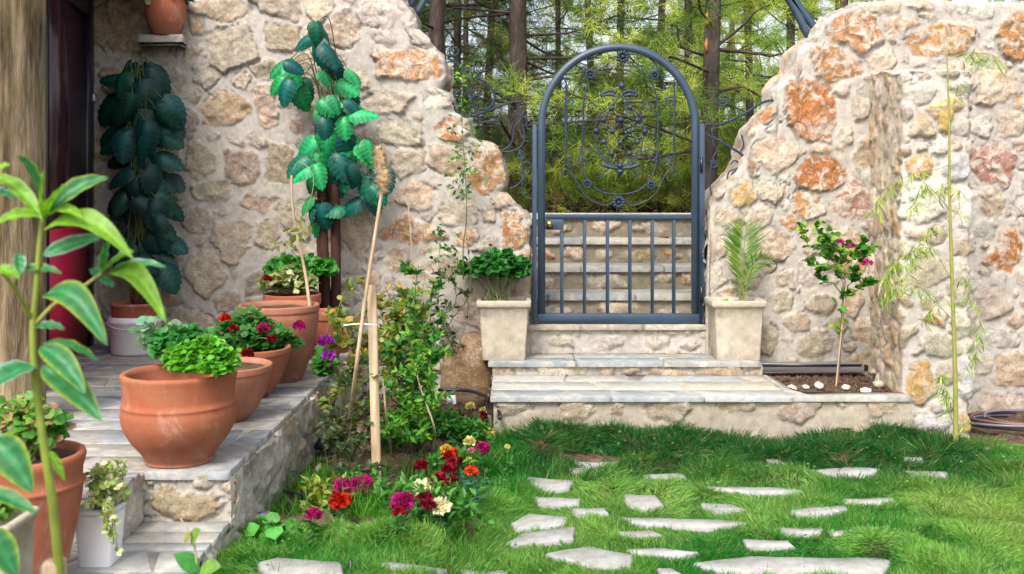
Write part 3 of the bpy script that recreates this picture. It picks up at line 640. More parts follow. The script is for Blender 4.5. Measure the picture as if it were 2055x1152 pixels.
V = np.concatenate(V); a = np.arange(59)[:, None]*n+np.arange(n); b = np.arange(59)[:, None]*n+(np.arange(n)+1) % n
mb.add(V, np.stack([a, b, b+n, a+n], -1).reshape(-1, 4)); part('log', mb, M['wood'], p)

# door leaf on the left, seen at an angle
d = thing('glazed_door', 'dark framed door with a glossy dark pane above a crimson lower panel', 'door', (-2.9, 6.4, TZ))
A = np.array([-2.93, 6.9]); B = np.array([-2.59, 4.97]); dv = nrm(B-A); nn = np.array([dv[1]*-1, dv[0]]); L = np.linalg.norm(B-A)
if nn[0] < 0: nn = -nn
def dbox(mb, s0, s1, z0, z1, t0, t1):
    V = []
    for s in (s0, s1):
        for t in (t0, t1):
            for z in (z0, z1): q = A+dv*s+nn*t; V.append([q[0], q[1], z])
    mb.add(np.array(V), np.array([[0, 1, 3, 2], [4, 6, 7, 5], [0, 4, 5, 1], [2, 3, 7, 6], [0, 2, 6, 4], [1, 5, 7, 3]]))
mb = MB(); dbox(mb, 0, .16, TZ, 2.86, -.03, .03); dbox(mb, .16, L, 2.7, 2.86, -.028, .028); dbox(mb, 1.05, 1.13, TZ, 2.7, -.028, .028); dbox(mb, .16, 1.05, 1.28, 1.33, -.026, .026)
mb = MB(); dbox(mb, 0, .10, TZ, 2.86, -.03, .035); dbox(mb, .10, L, 2.72, 2.86, -.028, .03); dbox(mb, 1.05, 1.1, TZ, 2.72, -.028, .024)
part('door_frame', mb, M['frame'], d, smooth=False)
mb = MB(); dbox(mb, .10, 1.05, 1.29, 2.72, -.01, .004); dbox(mb, 1.1, L, 1.29, 2.72, -.01, .004); part('pane', mb, M['glass'], d, smooth=False)
mb = MB(); dbox(mb, .10, 1.05, TZ, 1.288, -.02, .014); dbox(mb, 1.1, L, TZ, 1.288, -.02, .014); part('lower_panel', mb, M['red'], d, smooth=False)
mb = MB(); h = A+dv*.05+nn*.05; box(mb, (h[0]-.008, h[1]-.03, wz(205)), (h[0]+.012, h[1]+.03, wz(190)), None, .004); part('hinge', mb, M['alu'], d, smooth=False)

# ------------------------------------------------------------------ stepping stones in the lawn
SS = [  # visible outline in photograph pixels, label
 ([(1100, 914), (1238, 922), (1240, 936), (1180, 938)], 'flat pale stone in the lawn nearest the gate steps'),
 ([(1145, 936), (1205, 938), (1215, 948), (1150, 948)], 'small pale stone sliver just in front of the stone nearest the gate steps'),
 ([(1058, 952), (1150, 962), (1140, 978), (1095, 982), (1066, 968)], 'pointed pale stone at the flower bed side of the lawn, second row from the steps'),
 ([(1070, 992), (1166, 998), (1160, 1010), (1085, 1012)], 'narrow pale stone at the flower bed side between two pointed stones'),
 ([(1028, 1046), (1060, 1026), (1140, 1034), (1130, 1048), (1040, 1062)], 'wedge shaped pale stone beside the flower bed above the long slanted one'),
 ([(1012, 1090), (1050, 1066), (1152, 1050), (1148, 1076), (1030, 1094)], 'long slanted pale stone beside the flower bed'),
 ([(1096, 1106), (1180, 1088), (1268, 1110), (1260, 1140), (1190, 1138)], 'broad pale stone near the lower edge right of the slanted one'),
 ([(1252, 988), (1315, 990), (1330, 1010), (1290, 1020), (1262, 1008)], 'isolated squarish pale stone in the middle of the lawn'),
 ([(1404, 1006), (1470, 1010), (1500, 1022), (1440, 1026)], 'rounded pale stone right of the squarish one'),
 ([(1248, 1036), (1320, 1036), (1450, 1042), (1500, 1046), (1420, 1056), (1300, 1050)], 'long thin pale stone below the squarish one'),
 ([(1238, 1064), (1310, 1062), (1330, 1072), (1260, 1076)], 'small pale stone under the left end of the long thin one'),
 ([(1420, 974), (1560, 976), (1608, 982), (1600, 992), (1500, 986)], 'long pale stone strip half way up the lawn'),
 ([(1612, 942), (1700, 934), (1760, 938), (1740, 950), (1640, 952)], 'pale stone in the row below the planter wall, right of centre'),
 ([(1536, 918), (1566, 920), (1575, 928), (1545, 930)], 'tiny pale stone showing in the turf under the long planter wall'),
 ([(1586, 1022), (1690, 1010), (1700, 1020), (1640, 1032), (1600, 1030)], 'pale stone tilted up to the right of the lawn centre'),
 ([(1660, 1062), (1760, 1054), (1765, 1064), (1680, 1074)], 'pale stone in the row above the biggest slab'),
 ([(1560, 1056), (1650, 1058), (1640, 1068), (1570, 1066)], 'pale stone left neighbour of the one in the row above the biggest slab'),
 ([(1490, 1080), (1580, 1082), (1590, 1092), (1500, 1090)], 'thin pale stone just above the biggest slab'),
 ([(1400, 1126), (1500, 1112), (1780, 1116), (1765, 1148), (1620, 1150), (1450, 1146)], 'biggest pale slab in the lawn at the lower edge'),
 ([(1810, 940), (1900, 946), (1895, 954), (1830, 952)], 'pale stone in front of the buttress'),
 ([(1806, 914), (1850, 914), (1850, 922), (1812, 922)], 'little pale stone under the foot of the buttress'),
 ([(1935, 894), (1985, 896), (1980, 906), (1940, 904)], 'pale stone beside the foot of the sapling'),
 ([(2010, 920), (2070, 922), (2070, 930), (2015, 928)], 'pale stone cut by the right edge under the hose coil'),
 ([(520, 1124), (560, 1114), (680, 1124), (690, 1148), (540, 1150)], 'pale slab at the lower edge in front of the flower bed, left one'),
 ([(760, 1128), (830, 1128), (900, 1134), (895, 1144), (790, 1140)], 'narrow pale slab at the lower edge in front of the flower bed, middle one'),
 ([(925, 1138), (1010, 1138), (1020, 1150), (930, 1150)], 'pale slab at the lower edge in front of the flower bed, right one'),
 ([(1318, 1136), (1345, 1136), (1375, 1152), (1330, 1152)], 'pale stone corner at the lower edge left of the biggest slab'),
 ([(1260, 1100), (1330, 1096), (1400, 1104), (1330, 1112)], 'thin pale stone left of the biggest slab, a little above it'),
 ([(1150, 1018), (1215, 1016), (1222, 1026), (1165, 1028)], 'thin pale stone between the squarish stone and the flower bed'),
 ([(1290, 950), (1370, 948), (1376, 956), (1300, 958)], 'thin pale stone in the turf above the squarish stone'),
 ([(1690, 1000), (1790, 996), (1794, 1004), (1700, 1008)], 'thin pale stone to the right of the tilted one'),
 ([(1380, 914), (1446, 910), (1450, 918), (1400, 920)], 'faint pale stone in the long turf under the landing'),
]
def ss_poly(pl):
    g = np.array([gpix(a, b, .02)[:2] for a, b in pl]); c = g.mean(0); g = c+(g-c)*np.array([1.04, .82]); near = g[:, 1] < c[1]; g[near, 1] -= .02; return g
SSG = [ss_poly(p) for p, _ in SS]
SSE = [(g.mean(0), (g.max(0)-g.min(0))/2) for g in SSG]
def damp(x, y):
    r = np.ones_like(x)
    for c_, h_ in SSE: r = r*sm((np.sqrt(((x-c_[0])/(h_[0]+.03))**2+((y-c_[1])/(h_[1]+.03))**2)-.85)/.75)
    return r
def slawn(x, y): return sm((x-1.45-.25*(5.6-y))/.6)*sm((5.3-y)/.6)
def mound(x, y): return .075*np.clip(fbm(x*2.6, y*5.2, 0, 57, 3)*1.6+.12, 0, 1)*(1-slawn(x, y)*.85)*damp(x, y)*sm((x+1.2)/.5)+.10*sm((y-5.3)/.5)*sm((2.9-x)/.5)*sm((x+.1)/.3)*np.clip(.6+fbm(x*2.2, y*2, 0, 64, 2), 0, 1)

# ------------------------------------------------------------------ ground
xs = np.concatenate([np.linspace(-60, -5, 12), np.linspace(-4.8, 6, 300), np.linspace(7, 60, 12)]); ys = np.concatenate([np.linspace(-40, .5, 10), np.linspace(.8, 7.4, 200)])
Xg, Yg = np.meshgrid(xs, ys); Zg = ground(Xg, Yg)+mound(Xg, Yg)-.012+.006*fbm(Xg*9, Yg*9, 0, 3); nx = len(xs)
i = (np.arange(len(ys)-1)[:, None]*nx+np.arange(nx-1)).ravel()
mb = MB(); mb.add(np.stack([Xg, Yg, Zg-.01], -1).reshape(-1, 3), np.stack([i, i+1, i+nx+1, i+nx], 1)); solo('ground', mb, M['soil'], (0, 0, 0), kind='structure')
xs = np.linspace(-60, 60, 60); ys = np.concatenate([np.linspace(7.36, 20, 30), np.linspace(24, 140, 12)]); Xg, Yg = np.meshgrid(xs, ys); nx = len(xs)
Zg = 1.28+.02*(Yg-8)+.05*fbm(Xg*.8, Yg*.8, 0, 9); Zg = np.where((Yg < 8.9) & (Xg > -.4) & (Xg < 2.1), np.minimum(Zg, .4+.0*Yg), Zg)
i = (np.arange(len(ys)-1)[:, None]*nx+np.arange(nx-1)).ravel()
mb = MB(); mb.add(np.stack([Xg, Yg, Zg], -1).reshape(-1, 3), np.stack([i, i+1, i+nx+1, i+nx], 1)); solo('forest_floor', mb, M['soil'], (0, 0, 0), kind='structure')
# soil bed in the corner planter
Xg, Yg = np.meshgrid(np.linspace(1.5, PX0+.02, 60), np.linspace(LY+.08, DW+.02, 60)); Zg = .272+.014*fbm(Xg*12, Yg*12, 0, 6, 4)
Zg = np.where((Xg < LX1-.02), .2, Zg)
i = (np.arange(59)[:, None]*60+np.arange(59)).ravel()
mb = MB(); mb.add(np.stack([Xg, Yg, Zg], -1).reshape(-1, 3), np.stack([i, i+1, i+61, i+60], 1)); solo('planter_soil', mb, M['soil'], (0, 0, 0), kind='structure')
# soil lumps in the flower bed
mb = MB(); m = 1600; px = rng.uniform(-1.03, -.15, m); py = rng.uniform(3.7, 6.9, m); 
def blobs(mb, pos, size, col, seed=0):
    ico = []; t = (1+5**.5)/2
    V = nrm(np.array([[-1, t, 0], [1, t, 0], [-1, -t, 0], [1, -t, 0], [0, -1, t], [0, 1, t], [0, -1, -t], [0, 1, -t], [t, 0, -1], [t, 0, 1], [-t, 0, -1], [-t, 0, 1]]))
    T = np.array([[0, 11, 5], [0, 5, 1], [0, 1, 7], [0, 7, 10], [0, 10, 11], [1, 5, 9], [5, 11, 4], [11, 10, 2], [10, 7, 6], [7, 1, 8], [3, 9, 4], [3, 4, 2], [3, 2, 6], [3, 6, 8], [3, 8, 9], [4, 9, 5], [2, 4, 11], [6, 2, 10], [8, 6, 7], [9, 8, 1]])
    m = len(pos); W = V[None]*(1+rng.uniform(-.3, .3, (m, 12, 1)))*np.array([1, 1, .7])*np.broadcast_to(np.asarray(size), (m,))[:, None, None]+np.asarray(pos)[:, None]
    mb.add(W.reshape(-1, 3), (T[None]+(np.arange(m)*12)[:, None, None]).reshape(-1, 3), np.repeat(col, 12, 0))
blobs(mb, np.stack([px, py, ground(px, py)], 1), rng.uniform(.006, .026, m), vary(lin('#7a6656'), m))
px = rng.uniform(LX1+.05, PX0-.03, 500); py = rng.uniform(LY+.14, DW-.02, 500); blobs(mb, np.stack([px, py, np.full(500, .275)], 1), rng.uniform(.006, .018, 500), vary(lin('#6a5648'), 500))
solo('soil_crumbs', mb, M['soil'], (-.6, 5, .1), kind='stuff')

stone_polys = []
M['pave'] = m_stone('pale_paver', .8, False, .5)
for k, (pl, lab) in enumerate(SS):
    g = SSG[k]; c = g.mean(0)
    stone_polys.append(g); mb = MB(); z = float(ground(*c)); slab(mb, rough_edge(g, .04, .008, k), z-.03, z+.018, lin('#c6c5c0')*.55*rng.uniform(.9, 1.05), .008, follow=z)
    solo('stepping_stone', mb, M['pave'], (c[0], c[1], z), lab, 'paving stone', 'stepping stones set in the lawn', smooth=False, attrs=mot0(mb))

# ------------------------------------------------------------------ lawn
def in_poly(x, y, p):
    r = np.zeros(len(x), bool); j = len(p)-1
    for i in range(len(p)):
        xi, yi = p[i]; xj, yj = p[j]
        cnd = ((yi > y) != (yj > y)) & (x < (xj-xi)*(y-yi)/(yj-yi+1e-12)+xi); r ^= cnd; j = i
    return r
bed_r = np.array([(-.12, 6.9), (-.13, 5.6), (-.16, 5.0), (-.14, 4.5), (-.18, 4.1), (-.35, 3.85), (-.75, 3.85), (-1.06, 4.0), (-1.06, 6.9)])
def blades(mb, x, y, L, W, col, lean=.5, z=None, grav=None):
    m = len(x); z = ground(x, y)-.008 if z is None else z
    d = rdir(m, .35, 1); d[:, :2] *= lean
    if grav is not None: d = d+grav
    d = nrm(d); up = rdir(m, -.2, .6)
    scatter(mb, BLADE, np.stack([x, y, z], 1), d, up, L, col, W)
def lawn():
    n = 1000000; d = 1/rng.uniform(1/6.4, 1/2.9, n)
    x = np.where(rng.random(n) < .9, rng.uniform(-.62, .60, n), rng.uniform(.6, .95, n))*d; y = d
    keep = (x > TX+.01) & ~in_poly(x, y, bed_r); 
    keep &= ~((y > LY-.01) & (x < PX1) & (x > -.12)) & ~((y > PY-.05) & (x > 2.3) & (x < PX1+.02)) & ~((y > 5.8) & (x > 3.0+.0*x)) 
    keep &= ~((y > 5.9) & (x > PX1))
    x, y = x[keep], y[keep]; off = np.zeros(len(x)); ins = np.zeros(len(x), bool)
    jx = x+.012*vn(x*30, y*30, 0, 40); jy = y+.012*vn(x*30, y*30, 3, 41)+.008
    for p in stone_polys: ins |= in_poly(jx, jy, p)
    k2 = ~ins | (rng.random(len(x)) < .02); x, y = x[k2], y[k2]
    tuft = fbm(x*3.4, y*4.6, 0, 51, 3); fine = vn(x*13, y*16, 0, 52)
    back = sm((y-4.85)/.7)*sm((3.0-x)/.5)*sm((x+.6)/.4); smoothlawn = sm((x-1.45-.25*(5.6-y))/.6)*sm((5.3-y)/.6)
    L = (.050+.022*tuft+.014*fine)*(1+1.25*back*(.6+.5*fbm(x*2.5, y*1.5, 0, 93, 2)))*(1-.4*smoothlawn); L = np.clip(L, .02, .17)*rng.uniform(.5, 1.15, len(x))
    leftedge = sm((.15-x)/.25)*sm((y-4)/.5); L = L*(1+.55*leftedge)
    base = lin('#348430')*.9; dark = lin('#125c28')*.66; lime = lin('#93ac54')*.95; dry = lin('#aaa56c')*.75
    a = sm(.32+tuft*.7+.45*fine+mound(x, y)*13*(1-back))[:, None]; c = base*(1-a)+lin('#74a84c')*.98*a  # mounds paler, troughs darker: shading put into the blade colour
    c = c*(1-back[:, None]*.75)+dark*back[:, None]*.75; c = c*(1-.7*leftedge[:, None])+lin('#3a9030')*.8*leftedge[:, None]*.9  # shade along the wall put into the blade colour as darker green
    s = (smoothlawn*.75)[:, None]; c = c*(1-s)+lime*s
    patch = sm((fbm(x*1.1, y*1.3, 0, 55, 3)+.05)*2)[:, None]*.35*(1-back[:, None]); c = c*(1-patch)+lin('#8fb058')*.95*patch
    dr = rng.random(len(x)) < .06+.05*smoothlawn; c[dr] = dry*rng.uniform(.7, 1.1, (dr.sum(), 1)); c = c*rng.uniform(.62, 1.35, (len(x), 1))
    # blades of a tuft lean away from its middle
    g = np.stack([-(vn((x+.05)*6, y*6, 0, 61)-vn((x-.05)*6, y*6, 0, 61)), -(vn(x*6, (y+.05)*6, 0, 61)-vn(x*6, (y-.05)*6, 0, 61)), np.zeros(len(x))], 1)*1.9
    near = np.zeros(len(x), bool)
    for p in stone_polys:
        cc = p.mean(0); near |= in_poly(x, y+.07, cc+(p-cc)*1.15)
    L = np.where(near, L*.85, L)
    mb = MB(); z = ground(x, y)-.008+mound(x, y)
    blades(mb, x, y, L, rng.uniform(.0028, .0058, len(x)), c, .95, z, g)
    q = rng.integers(0, len(x), 2600); q = q[vn(x[q]*2.3, y[q]*2.3, 0, 88) > .1]; scatter(mb, LEAF_R, np.stack([x[q], y[q], z[q]+L[q]*.8], 1), rdir(len(q), 0, .6), rdir(len(q), .5, 1), .016, vary(lin('#5a9440')*.9, len(q), .3), .013)
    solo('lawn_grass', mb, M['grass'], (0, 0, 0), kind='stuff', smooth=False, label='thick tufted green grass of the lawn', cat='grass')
lawn()
def bedgrass():
    mb = MB(); xs, ys, Ls = [], [], []
    for px, py, n, sp, L in [(735, 1050, 260, .11, .2), (800, 1075, 240, .13, .16), (690, 1020, 120, .1, .16), (640, 1040, 160, .12, .13), (520, 1090, 200, .1, .1), (900, 1080, 200, .12, .12), (600, 985, 260, .14, .12), (540, 1030, 180, .1, .12), (660, 960, 160, .12, .14),
                             (960, 1000, 300, .12, .13), (975, 940, 300, .1, .12), (880, 1020, 200, .14, .13), (985, 880, 260, .1, .1), (820, 960, 200, .2, .13), (760, 1100, 240, .25, .09), (600, 1100, 260, .25, .08), (940, 870, 160, .15, .1), (900, 930, 200, .2, .1), (460, 1110, 160, .06, .08), (700, 1085, 240, .25, .09), (860, 1100, 300, .2, .09)]:
        g = gpix(px, py); xs.append(g[0]+rng.normal(0, sp*.6, n)); ys.append(g[1]+rng.normal(0, sp*.5, n)); Ls.append(L*rng.uniform(.4, 1.1, n))
    x = np.concatenate(xs); y = np.concatenate(ys); L = np.concatenate(Ls); k = (x > TX+.02) & (y < 6.8) & (y > 3.0); x, y, L = x[k], y[k], L[k]
    blades(mb, x, y, L, rng.uniform(.003, .0055, len(x)), vary(lin('#5a9a30')*.85, len(x), .35, .12), .45)
    solo('bed_grass', mb, M['grass'], (0, 0, 0), kind='stuff', smooth=False, label='long bright grass growing through the flower bed', cat='grass')
bedgrass()

# ------------------------------------------------------------------ pots
def soil_disc(parent, c, r, z, col=None):
    mb = MB(); n = 32; rs = np.linspace(0.001, r, 9); th = np.arange(n)*2*np.pi/n; V = []
    for q in rs: V.append(np.stack([c[0]+q*np.cos(th), c[1]+q*np.sin(th), z+.008*fbm(c[0]+q*np.cos(th)*30, q*np.sin(th)*30, 0, 3)], 1))
    V = np.concatenate(V); a = np.arange(8)[:, None]*n+np.arange(n); b = np.arange(8)[:, None]*n+(np.arange(n)+1) % n
    mb.add(V, np.stack([a, b, b+n, a+n], -1).reshape(-1, 4)); return part('potting_soil', mb, M['soil'], parent)
def pot(label, c, prof, mat, cat='flower pot', name='terracotta_pot', soil=True, rimat=None, group=None, soil_drop=.03, n=56):
    c = np.array(c, float); t = thing(name, label, cat, c, group); mb = MB(); prof = np.array(prof, float)
    zt = prof[-1][1]; rt = prof[-1][0]; wall = .016
    inner = [(rt-wall*.4, zt+.004), (rt-wall*1.2, zt), (rt-wall*1.5, zt-.02), (rt-wall*1.7, zt-.11), (rt*.6, zt-.14)]
    pr = np.vstack([[(.001, 0)], prof, inner, [(.001, zt-.14)]])
    lathe(mb, pr, c, n, wob=.0012); part('body', mb, mat, t)
    if soil: soil_disc(t, c, rt-wall*1.3, c[2]+zt-soil_drop)
    return t, np.array([c[0], c[1], c[2]+zt])
def bell(pts, w, h):  # smooth profile from normalised control points
    p = smooth_poly(pts, 34); return np.stack([p[:, 0]*w/2, p[:, 1]*h], 1)
POT = {}
pd = 3.9; sp = F/pd
x1 = (360-CX)/sp
P1 = bell([(.585, 0), (.60, .018), (.585, .04), (.70, .15), (.86, .28), (.97, .42), (1.0, .54), (.985, .62)], .448, .40)
P1 = np.vstack([P1, [(.2205, .252), (.2225, .257), (.2235, .263), (.2215, .269), (.2175, .273), (.216, .29), (.2165, .32), (.219, .35), (.222, .375), (.2245, .388), (.2245, .396), (.221, .4)]])
_, POT['p1'] = pot('largest round terracotta pot with a collar ring, bright parsley-like leaves on one side', (x1, pd, TZ), P1*np.array([.975, .865]), M['terracotta'], soil_drop=.10)
_, POT['p2'] = pot('shallow weathered bowl with bare soil squeezed behind the big round pot', ((455-CX)/F*4.62, 4.62, TZ), bell([(.45, 0), (.5, .03), (.74, .3), (.93, .7), (.98, .86), (1, .9), (1, 1)], .415, .25), M['terracotta2'], soil_drop=.02)
_, POT['p3'] = pot('wide terracotta bowl of red and magenta geraniums in the middle of the row', ((498-CX)/F*5.15, 5.15, TZ), bell([(.45, 0), (.5, .03), (.74, .3), (.93, .7), (.98, .86), (1, .9), (1, 1)], .435, .25), M['terracotta'], soil_drop=.03)
c4 = P(560, 765, 5.6); _, POT['p4'] = pot('tall tapered terracotta pot with a pressed flower mark and bare twig', (c4[0], 5.6, TZ), bell([(.55, 0), (.6, .03), (.78, .3), (.93, .62), (.98, .82), (.975, .9), (1.0, .93), (1, 1)], .447, .42), M['terracotta2'], soil_drop=.025)
c5 = P(572, 700, 6.1); _, POT['p5'] = pot('terracotta pot behind the tall tapered one with cream edged ivy leaves', (c5[0], 6.3, TZ), bell([(.6, 0), (.72, .2), (.9, .6), (.95, .82), (1, .86), (1, 1)], .36, .41), M['terracotta'], soil_drop=.02)
c6 = P(634, 700, 5.95); _, POT['p6'] = pot('small terracotta pot half hidden beside the stake, at the terrace edge end of the row', (c6[0]+.035, 6.08, TZ), bell([(.6, 0), (.72, .2), (.9, .6), (.95, .82), (1, .86), (1, 1)], .235, .33), M['terracotta'], soil_drop=.02)
# faint pressed star on the tall pot
# white bucket with a brown inner pot
t = thing('plastic_bucket', 'white plastic bucket holding a brown pot under the dark artificial plant', 'bucket', (-2.52, 6.55, TZ)); sb = F/6.55; bx = (272-CX)/sb; t.location = (bx, 6.55, TZ)
mb = MB(); lathe(mb, [(.001, 0), (.145, 0), (.152, .01), (.166, .20), (.174, .205), (.174, .225), (.169, .23), (.169, .245), (.163, .245), (.158, .1), (.001, .1)], (bx, 6.55, TZ), 48); part('body', mb, M['white'], t)
mb = MB(); a = np.linspace(.15*np.pi, .85*np.pi, 24); tube(mb, np.stack([bx-.174*np.cos(a), 6.55-.178*np.sin(a), TZ+.21-.035*np.sin((a-.15*np.pi)/.7)], 1), .003, 6); part('handle', mb, M['white'], t)
mb = MB(); lathe(mb, [(.14, .2), (.146, .24), (.152, .31), (.158, .312), (.158, .33), (.146, .33), (.14, .29), (.001, .29)], (bx, 6.55, TZ), 48); part('inner_pot', mb, M['terracotta'], t); BUCK = np.array([bx, 6.55, TZ+.3])
# big pot lower left on the lower step
_, POT['p7'] = pot('biggest foreground terracotta pot with ridged neck full of fleshy green sedum', (-1.535, 3.14, SZ), np.vstack([bell([(.62, 0), (.66, .05), (.82, .35), (.93, .62), (.965, .74)], .355, .41), [(.174, .31), (.178, .316), (.174, .322), (.169, .327), (.170, .36), (.1775, .385), (.18, .40), (.176, .41)]]), M['terracotta'], soil_drop=.02)
# white square pot
t = thing('white_planter', 'small square white plastic planter of trailing variegated creeper', 'planter', (-1.335, 3.3, SZ)); mb = MB()
wpx, wpy = -1.375, 3.33
def taper_box(mb, c, w0, w1, d0, d1, h, lip=None, wall=.012, col=None, inn=.05):
    c = np.array(c, float); R_ = []
    def ring(w_, d_, z, r=.012):
        o = []
        for sx, sy in ((-1, -1), (1, -1), (1, 1), (-1, 1)):
            a0 = {(-1, -1): np.pi, (1, -1): 1.5*np.pi, (1, 1): 0, (-1, 1): .5*np.pi}[(sx, sy)]
            for a in np.linspace(a0, a0+np.pi/2, 4): o.append([c[0]+sx*(w_/2-r)+r*np.cos(a), c[1]+sy*(d_/2-r)+r*np.sin(a), c[2]+z])
        return np.array(o)
    R_.append(ring(w0, d0, 0)); R_.append(ring(w0+.004, d0+.004, .008))
    if lip: 
        lh, lw = lip; wl = w1-2*lw; dl = d1-2*lw
        for q in (.25, .5, .75): R_.append(ring(w0+(wl-w0)*q, d0+(dl-d0)*q, .008+(h-lh-.008)*q))
        R_ += [ring(wl, dl, h-lh), ring(wl+.004, dl+.004, h-lh+.002), ring(w1-.006, d1-.006, h-lh+.012), ring(w1, d1, h-lh+.018)]
    R_ += [ring(w1, d1, h-.006), ring(w1-.008, d1-.008, h), ring(w1-2*wall-(2*lip[1] if lip else 0), d1-2*wall-(2*lip[1] if lip else 0), h-.002), ring(w1-2*wall-(2*lip[1] if lip else 0)-.01, d1-2*wall-(2*lip[1] if lip else 0)-.01, h-inn)]
    n = 16; V = np.concatenate(R_); k = len(R_); a = np.arange(k-1)[:, None]*n+np.arange(n); b = np.arange(k-1)[:, None]*n+(np.arange(n)+1) % n
    mb.add(V, np.stack([a, b, b+n, a+n], -1).reshape(-1, 4), col); mb.ng.append(np.arange(n)+mb.n-n); return mb
taper_box(mb, (wpx, wpy, SZ), .105, .128, .105, .128, .175, (.0001, .0001)); t.location = (wpx, wpy, SZ); part('body', mb, M['white'], t, smooth=False); WB = np.array([wpx, wpy, SZ+.16])
t = thing('stone_pot', 'pale beige square pot cut by the lower left corner', 'planter', (-1.31, 2.55, .3)); mb = MB(); taper_box(mb, (-1.34, 2.56, SZ), .14, .18, .14, .18, .40, (.03, .01)); part('body', mb, M['cast'], t, smooth=False); LP = np.array([-1.34, 2.56, SZ+.38])
mb = MB(); box(mb, (-1.44, 2.45, 0), (-1.24, 2.67, SZ-.0), MORTAR, .01)
# shelf pot
t = thing('slate_shelf', 'projecting slate ledge high on the wall carrying a hanging pot', 'shelf', (wx(336), DW, wz(95))); mb = MB()
slab(mb, rough_edge([(wx(283), DW+.05), (wx(372), DW+.05), (wx(386), DW-.2), (wx(296), DW-.19)], .03, .004), wz(90)-.01, wz(80)+.008, lin('#9a958f')*.8, .006)
part('ledge', mb, M['slate'], t, smooth=False, attrs=mot0(mb))
mb = MB(); slab(mb, rough_edge([(wx(288), DW+.04), (wx(376), DW+.04), (wx(378), DW-.16), (wx(300), DW-.15)], .03, .004), wz(98), wz(90)-.012, lin('#7a756f')*.7, .005); part('mortar_bed', mb, M['slate'], t, smooth=False, attrs=mot0(mb))
cz = wz(80)+.006; _, POT['shelf'] = pot('round red terracotta pot standing on the slate ledge', (wx(335)*.985, DW-.13, cz), bell([(.55, 0), (.62, .03), (.88, .3), (1.0, .6), (.96, .85), (.93, .92), (.95, 1)], .27, .27), M['terracotta'], soil_drop=.02)
# cast stone box planters at the gate
def box_planter(cx, label):
    t = thing('box_planter', label, 'planter', (cx, 6.78, UZ), 'cast stone box planters flanking the gate'); mb = MB()
    taper_box(mb, (cx, 6.775, UZ), .285, .365, .23, .29, .40, (.055, .018)); part('body', mb, M['cast'], t, smooth=False)
    mb = MB(); g = np.linspace(-1, 1, 12); Xg, Yg = np.meshgrid(cx+g*.148, 6.775+g*.112); i = (np.arange(11)[:, None]*12+np.arange(11)).ravel()
    mb.add(np.stack([Xg, Yg, UZ+.375+.01*fbm(Xg*30, Yg*30)], -1).reshape(-1, 3), np.stack([i, i+1, i+13, i+12], 1)); part('potting_soil', mb, M['soil'], t); return t
s_ = F/6.63
BL = (1011-CX)/s_; BR = (1485-CX)/s_
box_planter(BL, 'beige box planter left of the gate holding a leafy geranium'); box_planter(BR, 'beige box planter right of the gate holding a young palm')
# wall under the planter: brown boulder in the bed
mb = MB(); n = 40; th, ph = np.meshgrid(np.arange(n)*2*np.pi/n, np.linspace(0.01, np.pi-.01, 22)); D = np.stack([np.sin(ph)*np.cos(th), np.sin(ph)*np.sin(th), np.cos(ph)], -1)
q = 1+.22*fbm(D[..., 0]*1.6, D[..., 1]*1.6, D[..., 2]*1.6, 5, 4); D = D*q[..., None]*np.array([.2, .2, .29])+np.array([-.30, 6.86, .27])
a = np.arange(21)[:, None]*n+np.arange(n); b = np.arange(21)[:, None]*n+(np.arange(n)+1) % n
mb.add(D.reshape(-1, 3), np.stack([a, a+n, b+n, b], -1).reshape(-1, 4), lin('#9a7c55')*.8); solo('boulder', mb, M['stone'], (-.3, 6.86, 0), 'brown boulder at the foot of the wall under the left box planter', 'boulder', attrs={'mot': np.full(mb.n, .25)})

# ------------------------------------------------------------------ small things
t = thing('linear_floodlight', 'long silver aluminium light bar lying at the foot of the wall in the corner bed', 'light bar', (2.0, 6.75, .28))
xa, xb, yb = (1520-CX)/(F/6.72), (1732-CX)/(F/6.72), 6.72; mb = MB(); box(mb, (xa, yb-.03, .30), (xb, yb+.04, .365), None, .006); part('housing', mb, M['alu'], t, smooth=False)
mb = MB(); box(mb, (xa+.02, yb-.034, .345), (xb-.02, yb-.0305, .36), None); part('lens', mb, M['frame'], t, smooth=False)
for xx in (xa+.04, xb-.04): mb = MB(); box(mb, (xx-.012, yb-.02, .272), (xx+.012, yb+.03, .2995), None, .003); part('bracket', mb, M['black'], t, smooth=False)
mb = MB(); box(mb, (xb+.001, yb-.02, .31), (xb+.03, yb+.02, .35), None, .004); part('end_cap', mb, M['black'], t, smooth=False)
for k, (px, py, r_) in enumerate([(1590, 780, .028), (1618, 778, .024), (1643, 776, .032), (1697, 779, .026), (1738, 786, .03), (1752, 748, .035), (1764, 774, .04)]):
    d = (EYE-.29)*F/(py-HY); mb = MB(); p = np.array([[(px-CX)/F*d, d, .285+r_*.3]]); blobs(mb, p, [r_*1.1], vary(lin('#d8d2c4'), 1, .05))
    solo('pebble', mb, M['cast'] if k > 4 else M['pave'], p[0], ['white pebble nearest the landing in the corner bed', 'second white pebble from the landing', 'biggest white pebble in the middle of the corner bed', 'white pebble right of the bougainvillea stake', 'flat white pebble at the front right of the corner bed', 'cream stone at the back of the corner bed by the buttress', 'cream stone leaning on the side of the buttress'][k], 'stone', 'loose stones in the corner bed', smooth=False, attrs={'mot': np.zeros(12)})
